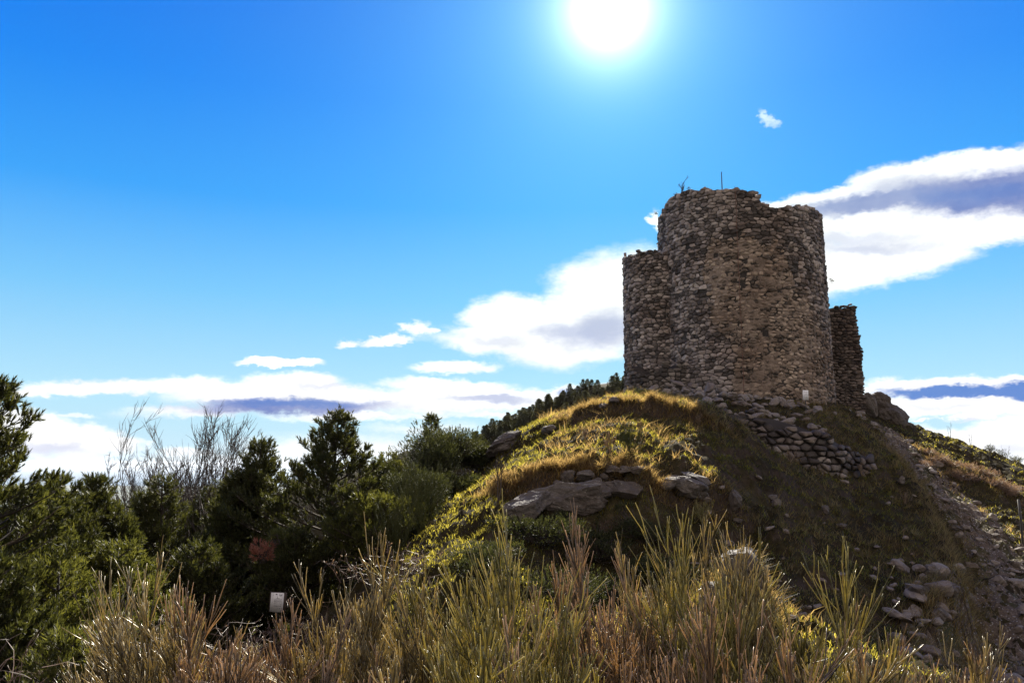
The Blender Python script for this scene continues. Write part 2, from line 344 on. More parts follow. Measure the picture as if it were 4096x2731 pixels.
# ------------------------------------------------------------------ terrain
TX, TY = W(745.5, 400, 44)[0], 44.0            # tower axis
TR = 4.56
PIX = [ # px, py, distance
 (640,408,27.4),(600,412,28.0),(700,412,26.3),(670,409,26.8),(730,416,26.5),(570,420,28),(545,428,28.5),(520,438,29),(500,447,29),(480,457,29),(660,398,31),
 (600,448,22.9),(660,440,22.9),(560,455,23.2),(525,476,20.8),(560,472,21),(640,472,20.9),(700,458,22.6),(700,490,21),(490,488,20.8),
 (462,512,18.6),(445,545,16.6),(432,575,15.2),(405,600,15.5),
 (580,486,20.1),(640,486,20.0),(540,500,19.7),(580,520,19.4),(640,520,19.2),(520,540,18.6),(500,570,17),(600,565,18.6),(600,605,17.5),(540,610,15.5),(660,565,18.6),(660,610,16.5),(700,525,20.3),(735,500,22.3),
 (735,580,13.2),(690,600,12),(760,610,13),
 (800,470,28),(820,520,24.5),(860,560,22.3),(800,580,19),(850,620,18),(780,645,14.5),(900,520,28.5),(940,560,25.3),(960,605,22),(920,652,17.6),
 (870,440,35),(840,440,32.5),(800,432,32),(750,428,32),(900,468,34),(750,455,28.5),(720,425,29),
 (872,425,43),(914,462,39.5),(932,490,36),(978,540,31),(1026,590,27.2),(1000,640,22.8),(1024,650,21.5),(980,685,16),(1024,690,17),(1060,600,27.5),(1100,560,33),
 (960,464,42),(1000,486,40),(1024,500,39),(1060,520,38),(905,425,47.5),(950,440,48),(1000,460,48),(1024,470,48),(1080,500,47),(975,474,40),(1024,524,36)]
WORLDP = [(TX,TY-4,2.7),(TX,TY,3.2),(TX-4.5,TY,3.25),(TX+4.5,TY,3.1),(TX,TY+6,2.9),(TX-4.6,TY-4,2.5),(TX+4.8,TY-4,2.0),(4,37,2.2),(2,37,1.2),(-.5,37,-.8),(-3,37,-2.6),
 (TX,TY+20,-1.5),(TX+14,TY+20,-5),(-10,60,-12),(5,62,-5),(-40,60,-22),(-22,40,-13),(-8,45,-8),(26,70,-9),(45,50,-7),(45,25,-6.5),(30,15,-5.2),
 (-3.7,26,-4.1),(-5.2,24,-5.1),(-5.6,19,-4.6),(-8.6,22,-6.1),(-10.5,20,-6.2),(-9,14,-4.9),(-19,30,-9),(-14.5,45,-11),(-25,20,-8),(-20,8,-4.6),(-40,20,-13),(-2.5,30,-3.8),
 (0,0,-1.75),(0,3,-2.05),(-4,5,-2.6),(4,5,-2.6),(0,6,-2.7),(0,9,-3.2),(6,9,-3.3),(-4,10,-3.9),(-8,9,-4.1),(11,10,-4.0),(3,11,-3.2),(0,-10,-1.3),(-15,-10,-2.5),(15,-10,-2.2),(30,-10,-3.5),(9,14,-4.35),(12,13,-4.5),(14,6,-3.6),(1.5,13,-3.5),(-3.6,14,-4.2),(-3.6,17.5,-4.2)]
CP = np.array([W(*p) for p in PIX]+[list(p) for p in WORLDP])
def tps_fit(C):
    X = C[:, :2]/10; n = len(X)
    d = np.linalg.norm(X[:, None]-X[None], axis=-1)
    K = np.where(d > 0, d*d*np.log(np.maximum(d, 1e-9)), 0)+np.eye(n)*0.02
    A = np.zeros((n+3, n+3)); A[:n, :n] = K; A[:n, n] = 1; A[:n, n+1:] = X; A[n, :n] = 1; A[n+1:, :n] = X.T
    return np.linalg.solve(A, np.concatenate([C[:, 2], np.zeros(3)]))
TPSW = tps_fit(CP)
def tps(x, y):
    sh = x.shape; x = x.ravel()/10; y = y.ravel()/10; out = np.zeros_like(x); n = len(CP)
    for i in range(0, len(x), 20000):
        xs = x[i:i+20000]; ys = y[i:i+20000]
        d2 = (xs[:, None]-CP[None, :, 0]/10)**2+(ys[:, None]-CP[None, :, 1]/10)**2
        out[i:i+20000] = (0.5*d2*np.log(np.maximum(d2, 1e-12)))@TPSW[:n]+TPSW[n]+TPSW[n+1]*xs+TPSW[n+2]*ys
    return out.reshape(sh)
def sstep(a, b, t): t = np.clip((t-a)/(b-a), 0, 1); return t*t*(3-2*t)
def ledge(x, y, pts, h, w):
    """a step in the slope along a polyline of (x,y): the far side is raised"""
    best = np.full(x.shape, 1e9); sg = np.zeros(x.shape); al = np.zeros(x.shape)
    pts = np.array(pts); L = 0; tot = sum(np.hypot(*(pts[i+1]-pts[i])) for i in range(len(pts)-1))
    for i in range(len(pts)-1):
        a, b = pts[i], pts[i+1]; ab = b-a; l = np.hypot(*ab); t = np.clip(((x-a[0])*ab[0]+(y-a[1])*ab[1])/(l*l), 0, 1)
        dx = x-(a[0]+t*ab[0]); dy = y-(a[1]+t*ab[1]); d = np.hypot(dx, dy)
        s = np.sign(ab[0]*dy-ab[1]*dx); k = d < best
        best = np.where(k, d, best); sg = np.where(k, s, sg); al = np.where(k, (L+t*l)/tot, al); L += l
    sdist = best*sg; env = sstep(0, .18, al)*sstep(1, .82, al)*np.exp(-(best/1.6)**2)
    return h*env*(sstep(-w, w, sdist)-0.5)*2*0.5
def gxy(px, D): p = W(px, 462, D); return (p[0], D)
LEDGES = [
 ([gxy(555,27.2), gxy(580,26.6), gxy(620,25.9), gxy(670,25.4), gxy(730,25.4)], 0.42, 0.10),
 ([gxy(480,19.8), gxy(515,20.1), gxy(550,20.3), gxy(610,20.2), gxy(665,20.0)], 0.35, 0.10),
 ([gxy(690,20.5), gxy(715,20.8), gxy(750,21.3)], 0.5, 0.12),
 ([gxy(905,16.3), gxy(958,20.8), gxy(950,25.2), gxy(928,30), gxy(890,35)][::-1], -1.5, 0.22),
 ([gxy(715,12.6), gxy(745,12.4), gxy(775,13.2)], 0.7, 0.15)]
def H(x, y, detail=True):
    x = np.asarray(x, float); y = np.asarray(y, float)
    r = np.hypot(x-5, y-20)
    far = sstep(60, 110, r)
    xc = 5+(x-5)*np.minimum(1, 70/np.maximum(r, 1)); yc = 20+(y-20)*np.minimum(1, 70/np.maximum(r, 1))
    z = tps(xc, yc)
    for p, h, w in LEDGES:
        k = r < 40
        if k.any(): z = z.copy(); z[k] += ledge(x[k], y[k], p, h, w)
    if detail:
        t = (1-far)
        # terracettes: the turf has slipped into narrow treads and steep risers
        w_ = (z+0.55*fbm(x*0.55, y*0.55, 41, 3)+0.16*fbm(x*1.9, y*1.9, 43, 2))*3.1; fr_ = w_-np.floor(w_)
        am = 0.30+0.70*sstep(-.15, .3, fbm(x*0.45, y*0.45, 47, 2))
        z = z+t*am*(sstep(.50, .95, fr_)-fr_)/3.1*0.95*sstep(9, 13, y)
        # tussocks drawn out along the contour of the hill
        u = x*0.8+y*0.55; v = -x*0.55+y*0.8
        z = z+t*(0.22*fbm(x*0.7, y*0.7, 3, 4)+0.22*np.abs(fbm(u*0.7, v*2.1, 9, 3))+0.26*(1-np.abs(fbm(u*1.3, v*3.4, 12, 2)))**3+0.06*fbm(x*5, y*5, 21, 3))
    # beyond the hill the land falls to the lowland
    drop = -6-(r-70)*0.32
    low = np.where(r > 70, np.maximum(drop, -380+25*fbm(x/900, y/900, 5, 4)), 0)
    z = z*(1-far)+far*(low-8)
    return z
def Hs(x, y): return float(H(np.array([x]), np.array([y]))[0])
def ground_hit(px, py, d0=8.0, d1=60.0):
    D = np.arange(d0, d1, 0.1); d = ray(px, py); P = d[None]*(D/d[1])[:, None]
    k = np.nonzero(P[:, 2] <= H(P[:, 0], P[:, 1]))[0]
    i = k[0] if len(k) else len(D)-1
    return np.array([P[i, 0], P[i, 1], Hs(P[i, 0], P[i, 1])])
def spacing(lo, hi, d, grow, far):
    c = list(np.arange(lo, hi, d)); s = d; 
    while c[-1] < far: s = min(s*grow, 8000); c.append(c[-1]+s)
    s = d
    while c[0] > -far: s = min(s*grow, 8000); c.insert(0, c[0]-s)
    return np.array(c)
gx = spacing(-10, 26, 0.13, 1.13, 60000); gy = spacing(9, 48, 0.13, 1.13, 60000)
GX, GY = np.meshgrid(gx, gy)
GZ = H(GX, GY)
# lowland ends at the coast: beyond it the ground lies under the sea
R0 = np.hypot(GX, GY); GZ = GZ-sstep(16000, 19000, R0+2500*fbm(GX/5000, GY/5000, 8, 3))*60
ny, nx = GX.shape
idx = np.arange(nx*ny).reshape(ny, nx)
Q = np.stack([idx[:-1, :-1], idx[:-1, 1:], idx[1:, 1:], idx[1:, :-1]], -1).reshape(-1, 4)
tag(mesh('ground', np.stack([GX, GY, GZ], -1).reshape(-1, 3), Q, M['ground']), kind='structure')
sa = Acc(); n = 48; th = np.arange(n)*2*math.pi/n
ring = lambda r: np.stack([r*np.cos(th), r*np.sin(th), np.full(n, -400.0)], -1)
q = lambda o: np.stack([o+np.arange(n), o+(np.arange(n)+1) % n, o+n+(np.arange(n)+1) % n, o+n+np.arange(n)], -1)
sa.add(np.concatenate([ring(14000), ring(30000), ring(80000)]), np.concatenate([q(0), q(n)]))
tag(sa.build('sea', M['sea']), kind='structure')

# distant wooded ridge behind the mound
RID = [(300,478),(380,464),(405,452),(440,448),(490,430),(520,417),(560,398),(595,384),(615,383),(650,383),(720,382),(780,390),(840,410),(900,440),(1000,480)]
def ridge_pt(px, D=150.0):
    py = np.interp(px, [r[0] for r in RID], [r[1] for r in RID]); return W(px, py, D)
rv = []; NR = 120; NC = 26
for i in range(NR):
    px = 290+720*i/(NR-1); p = ridge_pt(px)
    for j in range(NC):
        t = j/(NC-1); y = 112+70*t; prof = 1-abs((y-150)/38)**1.5*1.0
        z = p[2]*0+(-26)+(p[2]+26)*max(0, prof)
        x = p[0]*(1+(y-150)/260)
        rv.append((x, y, z+1.2*float(fbm(np.array([x/9]), np.array([y/9]), 4, 3)[0])*(1-abs(prof-1))))
idx = np.arange(NR*NC).reshape(NR, NC)
tag(mesh('hills', rv, np.stack([idx[:-1, :-1], idx[1:, :-1], idx[1:, 1:], idx[:-1, 1:]], -1).reshape(-1, 4), M['ground']), kind='structure')

# stony path to the right of the mound
pc = [W(868, 428, 43), W(908, 458, 39.8), W(940, 495, 36), W(990, 540, 31.5), W(1030, 585, 27.5), W(1025, 645, 22), W(1000, 690, 17), W(990, 760, 13.5)]
pc = np.array(pc)[:, :2]; tt = np.linspace(0, len(pc)-1, 200); PCX = np.interp(tt, range(len(pc)), pc[:, 0]); PCY = np.interp(tt, range(len(pc)), pc[:, 1])
ker = np.ones(15)/15; PCX = np.convolve(np.pad(PCX, 7, 'edge'), ker, 'valid'); PCY = np.convolve(np.pad(PCY, 7, 'edge'), ker, 'valid')
d = np.stack([np.gradient(PCX), np.gradient(PCY)], -1); d = unit(d); nrm = np.stack([-d[:, 1], d[:, 0]], -1)
wid = 1.45+0.35*fbm(tt*1.3, tt*0, 2, 3); cs = np.linspace(-1, 1, 22)
px_ = PCX[:, None]+nrm[:, 0:1]*cs[None]*wid[:, None]; py_ = PCY[:, None]+nrm[:, 1:2]*cs[None]*wid[:, None]
edge = np.abs(cs)[None]+0*px_
pz_ = H(px_, py_)+0.035-0.10*(edge > 0.97)+0.07*fbm(px_*3, py_*3, 5, 4)
idx = np.arange(200*22).reshape(200, 22)
tag(mesh('path', np.stack([px_, py_, pz_], -1).reshape(-1, 3), np.stack([idx[:-1, :-1], idx[1:, :-1], idx[1:, 1:], idx[:-1, 1:]], -1).reshape(-1, 4), M['path']), kind='structure')

# ------------------------------------------------------------------ masonry
def clip_poly(poly, a, b):
    """keep the side of the bisector of seeds a,b that holds a"""
    mx, my = (a[0]+b[0])/2, (a[1]+b[1])/2; nx_, ny_ = b[0]-a[0], b[1]-a[1]
    out = []; m_ = len(poly)
    ds = [(p[0]-mx)*nx_+(p[1]-my)*ny_ for p in poly]
    if max(ds) <= 0: return poly
    for i in range(m_):
        p, q_ = poly[i], poly[(i+1) % m_]; dp, dq = ds[i], ds[(i+1) % m_]
        if dp <= 0: out.append(p)
        if (dp < 0 < dq) or (dq < 0 < dp):
            t = dp/(dp-dq); out.append((p[0]+(q_[0]-p[0])*t, p[1]+(q_[1]-p[1])*t))
    return out
def masonry(acc, rng, place, U, V0, V1, w, h, keep, depth=0.07, gap=0.04, closed=True, style=None):
    """fills u in [0,U], v in [V0,V1] with rubble stones; place(u,v,d)->xyz; style(u,v)->(acc, size factor, depth)"""
    k = w/h; rows = []; v = V0
    while v < V1:
        hh = h*rng.uniform(0.6, 1.4); row = []; u = rng.uniform(0, w)
        while u < U-0.3*w:
            row.append((u, (v+hh/2+rng.normal(0, 0.20*h))*k)); u += w*float(np.clip(rng.lognormal(-.12, .42), .42, 2.0))
        rows.append(row); v += hh
    for ri, row in enumerate(rows):
        for si, s in enumerate(row):
            if not keep(s[0], s[1]/k): continue
            poly = [(s[0]-2*w, s[1]-2*w), (s[0]+2*w, s[1]-2*w), (s[0]+2*w, s[1]+2*w), (s[0]-2*w, s[1]+2*w)]
            for rj in (ri-2, ri-1, ri, ri+1, ri+2):
                if rj < 0 or rj >= len(rows): continue
                for t in rows[rj]:
                    for sh in ((0, U, -U) if closed else (0,)):
                        tu = t[0]+sh
                        if abs(tu-s[0]) < 2.6*w and (rj != ri or tu != s[0]): poly = clip_poly(poly, s, (tu, t[1]))
                    if len(poly) < 3: break
            if len(poly) < 3: continue
            P = np.array(poly); P[:, 1] /= k
            c = P.mean(0); P = c+(P-c)*np.clip(1-gap/np.maximum(np.linalg.norm(P-c, axis=1, keepdims=True), 0.05), 0.5, 0.97)
            P2 = np.empty((len(P)*2, 2)); nx1 = np.roll(P, -1, 0); P2[0::2] = P*0.86+nx1*0.14; P2[1::2] = P*0.14+nx1*0.86
            P2 += rng.normal(0, 0.012*w/0.4, P2.shape)
            A = acc; dd = depth*rng.uniform(0.3, 1.35)
            if style:
                A, df, g2 = style(c[0], c[1]); dd = dd*df; P2 = c+(P2-c)*g2
            n_ = len(P2); tl = rng.normal(0, 0.16, 2)
            rings = []
            for sc, dz in ((1.0, -0.09), (1.0, dd*0.35), (0.92, dd*0.9), (0.5, dd*1.02)):
                q_ = c+(P2-c)*sc; dv = dz+((q_-c)@tl if dz > 0 else 0)
                rings.append(np.stack([q_[:, 0], q_[:, 1], np.broadcast_to(dv, n_)+(rng.normal(0, 0.008, n_) if dz > 0 else 0)], -1))
            R_ = np.concatenate(rings+[np.array([[c[0], c[1], dd*1.08]])])
            Vv = place(R_[:, 0], R_[:, 1], R_[:, 2]); o = np.arange(n_); o1 = (o+1) % n_
            F4 = np.concatenate([np.stack([j*n_+o, j*n_+o1, (j+1)*n_+o1, (j+1)*n_+o], -1) for j in range(3)])
            F3 = np.stack([3*n_+o, 3*n_+o1, np.full(n_, 4*n_)], -1)
            A.add(Vv, [F4, F3])
def shell(acc, place, U, v0, top, nu, nv, thick, closed=True, rough=0.02, seed=0):
    """solid wall core: outer face, top and inner face; top(u) gives height"""
    us = np.linspace(0, U, nu, endpoint=not closed)
    T = np.array([top(u) for u in us]); fr = np.linspace(0, 1, nv)
    Vv = v0+(T[:, None]-v0)*fr[None]; Uu = np.repeat(us[:, None], nv, 1)
    dn = rough*fbm(Uu*3, Vv*3, seed, 3)
    out = place(Uu.ravel(), Vv.ravel(), dn.ravel()).reshape(nu, nv, 3)
    inn = place(Uu.ravel(), (v0+(T[:, None]-0.1-v0)*fr[None]).ravel(), np.full(nu*nv, -thick)).reshape(nu, nv, 3)
    A = np.concatenate([out, inn[:, ::-1]], 1); K = nv*2
    idx = np.arange(nu*K).reshape(nu, K); nxt = np.roll(idx, -1, 0) if closed else idx[1:]
    cur = idx if closed else idx[:-1]
    acc.add(A.reshape(-1, 3), np.stack([cur[:, :-1], nxt[:, :-1], nxt[:, 1:], cur[:, 1:]], -1).reshape(-1, 4))

rng = np.random.default_rng(7)
tower = empty('ruined_tower', (TX, TY, 2.6))
tag(tower, 'tall ruined round stone tower with broken top standing on the grassy mound', 'tower')
# --- main drum: u is the angle measured from the camera side, times the radius
VA = math.atan2(TX, TY)        # the side of the drum one sees, as an angle round its axis
def drum_pt(r0, axis, batter=0.012):
    def f(u, v, d):
        th = u/r0; r = r0+d-(v-3)*batter
        return np.stack([axis[0]+r*np.sin(th), axis[1]-r*np.cos(th), v], -1)
    return f
C2 = 2*math.pi*TR
def wrap(u, U=C2): return (u+U/2) % U-U/2
TOPPX = [(655,224),(660,214),(664,203),(668,196),(676,192),(690,189),(698,187.5),(708,186),(712,188),(730,187),(748,187),(756,188.5),(759,193),(763,197),(766,203),(772,204.5),(778,207),(787,205),(791,204),(793,208),(800,206),(805,204),(814,205),(818,208),(823,212),(828,216)]
def px_of(u):
    th = wrap(u)/TR; x = TX+TR*math.sin(th); y = TY-TR*math.cos(th)
    return 512+x/y*FPX/math.cos(PITCH)*0.985, x, y
def proj(x, y, z):
    c, s = math.cos(PITCH), math.sin(PITCH); f = y*c+z*s; return 512+FPX*x/f, 341-FPX*(z*c-y*s)/f
def z_at(x, y, py):
    b = (341-py)/FPX; c, s = math.cos(PITCH), math.sin(PITCH); return y*(s+b*c)/(c-b*s)
def drum_top(u):
    th = wrap(u)/TR; x = TX+TR*math.sin(th); y = TY-TR*math.cos(th); px = proj(x, y, 12)[0]
    if abs(th) < math.pi*0.56:
        return z_at(x, y, np.interp(px, [p[0] for p in TOPPX], [p[1] for p in TOPPX]))
    return 12.8+0.7*math.sin(th*5)
PATCHP = [(716,243),(745,236),(775,243),(789,262),(800,292),(815,330),(829,350),(833,400),(820,425),(760,412),(742,396),(735,372),(742,352),(727,338),(716,318),(722,296),(712,276)]
def inside(px, py, poly):
    c = False; n_ = len(poly)
    for i in range(n_):
        x1, y1 = poly[i]; x2, y2 = poly[(i+1) % n_]
        if (y1 > py) != (y2 > py) and px < (x2-x1)*(py-y1)/(y2-y1)+x1: c = not c
    return c
PATCHUV = []
for ppx, ppy in PATCHP:                     # patch outline carried onto the wall once, in wall coordinates
    th = math.asin(max(-.98, min(.98, (ppx-745.5)/83.5)))-VA; x = TX+TR*math.sin(th); y = TY-TR*math.cos(th)
    PATCHUV.append((th*TR, z_at(x, y, ppy)))
def in_patch(u, v):
    uu = wrap(u); j = 0.45*float(fbm(np.array([uu*1.1]), np.array([v*1.1]), 31, 3)[0])
    return inside(uu+j, v+j, PATCHUV)
dr = drum_pt(TR, (TX, TY))
core, st, sw = Acc(), Acc(), Acc()
holes = [(a_-VA*TR, b_) for a_, b_ in ((-1.2, 10.6), (-.15, 11.6), (.15, 9.45), (2.0, 8.6), (-2.1, 8.9), (-2.8, 11.4), (.1, 8.9), (3.0, 9.9), (1.1, 6.4), (-3.2, 6.6))]
shell(core, dr, C2, 0.8, lambda u: drum_top(u)-0.22, 160, 60, 1.1)
def style(u, v): return (sw, 0.85, 0.80) if in_patch(u, v) else (st, 1.0, 1.0)
masonry(st, rng, dr, C2, 1.0, 15.8, 0.345, 0.185, lambda u, v: v < drum_top(u)-0.06 and abs(wrap(u)) < math.pi*TR*0.78 and not any(abs(wrap(u)-a_) < .2 and abs(v-b_) < .14 for a_, b_ in holes), 0.065, 0.017, True, style)
# loose crowning stones on the broken rim
for i in range(150):
    u = rng.uniform(-1, 1)*math.pi*TR*0.75; a = rng.uniform(0, 2*math.pi, 9)
    c = dr(np.array([u]), np.array([drum_top(u)-0.08]), np.array([-rng.uniform(0.05, 0.8)]))[0]
    s = rng.uniform(0.10, 0.2); e = np.array([1.3, 1.0, 0.6])*s
    B = unit(rng.normal(size=(14, 3)))
    th_ = np.linspace(0, 2*math.pi, 7)[:-1]; P = [c+e*np.array([0, 0, 1])]
    for zz, rr in ((.6, .8), (-.1, 1), (-.8, .7)): P += [c+e*np.array([rr*math.cos(t+zz), rr*math.sin(t+zz), zz])*rng.uniform(.8, 1.2) for t in th_]
    o = np.arange(6); o1 = (o+1) % 6
    st.add(P, [np.stack([np.zeros(6, int), 1+o1, 1+o], -1)[:, ::-1]]+[np.stack([1+j*6+o, 1+j*6+o1, 7+j*6+o1, 7+j*6+o], -1) for j in (0, 1)])
core.build('wall_core', M['core'], tower); drum_wall = st.build('drum_wall', M['stone'], tower)
# tan mortar patch on the front, flush with its stones
pa = Acc(); us = np.linspace(-4.2, 5.3, 150); vs = np.linspace(1.2, 13.6, 200)
us = us-VA*TR; UU, VV = np.meshgrid(us, vs, indexing='ij'); mask = np.array([[in_patch(a, b) for b in vs] for a in us])
dn = 0.012+0.04*fbm(UU*2.0, VV*5, 14, 4)+0.035*fbm(UU*7, VV*11, 15, 2)
for hu, hv in holes: dn = np.where((np.abs(UU-hu) < .12) & (np.abs(VV-hv) < .10), -0.3, dn)
Pv = dr(UU.ravel(), VV.ravel(), dn.ravel()); idx = np.arange(UU.size).reshape(UU.shape)
fm = mask[:-1, :-1] & mask[1:, :-1] & mask[1:, 1:] & mask[:-1, 1:]
pa.add(Pv, np.stack([idx[:-1, :-1][fm], idx[1:, :-1][fm], idx[1:, 1:][fm], idx[:-1, 1:][fm]], -1))
patch = pa.build('mortar_patch', M['mortar'], tower)
pst = sw.build('patch_stones', M['stone_warm'], tower); pst.parent = drum_wall; patch.parent = drum_wall
# --- left wing: lower round wall beside the drum
LX, LY = W(668, 400, 45)[0], 45.0; LR = 2.34; C3 = 2*math.pi*LR
lw = drum_pt(LR, (LX, LY), 0.004)
def ltop(u):
    th = wrap(u, C3)/LR; x = LX+LR*math.sin(th); y = LY-LR*math.cos(th); px = proj(x, y, 10)[0]
    return z_at(x, y, np.interp(px, [628, 632, 636, 642, 650, 660, 668], [257, 253, 252, 250.5, 250, 251, 250]))+0.12*math.sin(u*7)
core, st2 = Acc(), Acc()
shell(core, lw, C3, 0.8, lambda u: ltop(u)-0.2, 90, 50, 1.0)
masonry(st2, rng, lw, C3, 1.0, 12, 0.33, 0.185, lambda u, v: v < ltop(u)-0.05, 0.07, 0.018)
core.build('wing_core', M['core'], tower); st2.build('wing_wall', M['stone'], tower)
# flared footing where wing and drum meet
FX, FY = W(664, 400, 43.5)[0], 43.4; FR = 2.12; C4 = 2*math.pi*FR
fw = drum_pt(FR, (FX, FY), 0.06); core, st3 = Acc(), Acc()
ft = lambda u: z_at(FX, FY-1.5, 368)+0.35*math.sin(u*2.0)-0.1*math.sin(u*9)
shell(core, fw, C4, 0.8, lambda u: ft(u)-0.15, 70, 20, 1.6)
masonry(st3, rng, fw, C4, 1.0, 6.6, 0.36, 0.2, lambda u, v: v < ft(u), 0.09, 0.03)
core.build('footing_core', M['core'], tower); st3.build('footing_wall', M['rubble'], tower)
# --- right wing: remnant of a straight wall
rx0, rx1, ry = W(815, 400, 45.6)[0], W(862, 400, 45.6)[0], 45.6
outl = np.array([(rx0, ry), (rx1-.15, ry-.1), (rx1, ry+.15), (rx1-.1, ry+1.3), (rx0, ry+1.4)])
seg = np.concatenate([[0], np.cumsum(np.linalg.norm(np.diff(outl, axis=0), axis=1))]); U5 = seg[-1]
def rw(u, v, d):
    x = np.interp(u, seg, outl[:, 0]); y = np.interp(u, seg, outl[:, 1]); c = outl.mean(0)
    nx_ = x-c[0]; ny_ = (y-c[1])*2.2; l = np.hypot(nx_, ny_); flare = np.where(v < 7.3, 0.16, 0)*(x > rx0+.8)+0.05*np.sin(v*4.3)
    return np.stack([x+nx_/l*d+flare, y+ny_/l*d, v], -1)
def rtop(u):
    x = float(np.interp(u, seg, outl[:, 0])); px = proj(x, ry, 8)[0]
    return z_at(x, ry, np.interp(px, [828, 836, 842, 848, 856, 860], [306, 304.5, 305, 304, 305, 309]))+0.05*math.sin(u*9)
core, st4 = Acc(), Acc()
shell(core, rw, U5, 0.5, lambda u: rtop(u)-0.18, 60, 50, 0.5, closed=False)
masonry(st4, rng, rw, U5, 0.6, 10.2, 0.32, 0.165, lambda u, v: v < rtop(u)-0.04, 0.10, 0.025, False)
core.build('wing_core', M['core'], tower); st4.build('wing_wall', M['stone_red'], tower)

# lightning rod with its cable down the wall
zt = drum_top(-.80-VA*TR)
rp = dr(np.array([-0.80-VA*TR]), np.array([zt-0.4]), np.array([-0.35]))[0]
rod = empty('lightning_rod', tuple(rp)); tag(rod, 'thin metal lightning rod standing on the tower rim', 'lightning rod')
a = Acc(); tubes(a, [[rp, rp+np.array([0, 0, 0.6]), rp+np.array([0, 0, 1.42])]], [[.030, .030, .022]], 8); a.build('rod', M['metal'], rod)
a = Acc(); vs = np.linspace(zt, 3.0, 40); cu = -0.05-VA*TR+0.01*np.sin(vs*3)
pts = dr(cu, vs, np.full(40, 0.10)); tubes(a, [pts], [np.full(40, .013)], 6); a.build('cable', M['cable'], rod)

# ------------------------------------------------------------------ rocks
def ico(sub):
    import bmesh
    bm = bmesh.new(); bmesh.ops.create_icosphere(bm, subdivisions=sub, radius=1)
    V = np.array([v.co[:] for v in bm.verts]); F = np.array([[v.index for v in f.verts] for f in bm.faces]); bm.free(); return V, F
ICO = {2: ico(2), 3: ico(3), 4: ico(4), 5: ico(5)}
def rock_shape(seed, sub=3, cuts=9, rough=0.10):
    r = np.random.default_rng(seed); V, F = ICO[sub]; V = V.copy()
    for _ in range(cuts):
        n_ = unit(r.normal(size=3)); o = r.uniform(0.55, 0.85); t = V@n_-o; V = V-np.where(t > 0, t, 0)[:, None]*n_*0.97
    V = V*(1+rough*1.2*vn3(V, 1.6, seed+9)[:, None]+rough*vn3(V, 3.1, seed)[:, None]+rough*0.5*vn3(V, 6, seed+3)[:, None]+rough*.35*vn3(V, 12, seed+3)[:, None]+rough*.25*vn3(V, 27, seed+4)[:, None]); return V, F
def rock(name, pos, size, seed, label, cat='rock', mat='boulder', sub=4, rotz=0, tilt=0, sink=0.25, cuts=18, group=None):
    V, F = rock_shape(seed, sub, cuts if size[0] < 1 else 34, .15 if size[0] < 1 else .24); V = V*np.array(size)
    R = (Matrix.Rotation(rotz, 3, 'Z')@Matrix.Rotation(tilt, 3, 'Y')); V = V@np.array(R).T
    pos = np.array(pos)+np.array([0, 0, size[2]*(1-2*sink)])
    o = mesh(name, V, F, M[mat], origin=(0, 0, 0), smooth=False); o.location = tuple(pos); tag(o, label, cat, group); return o
def G(px, py, d0=8): return ground_hit(px, py, d0)
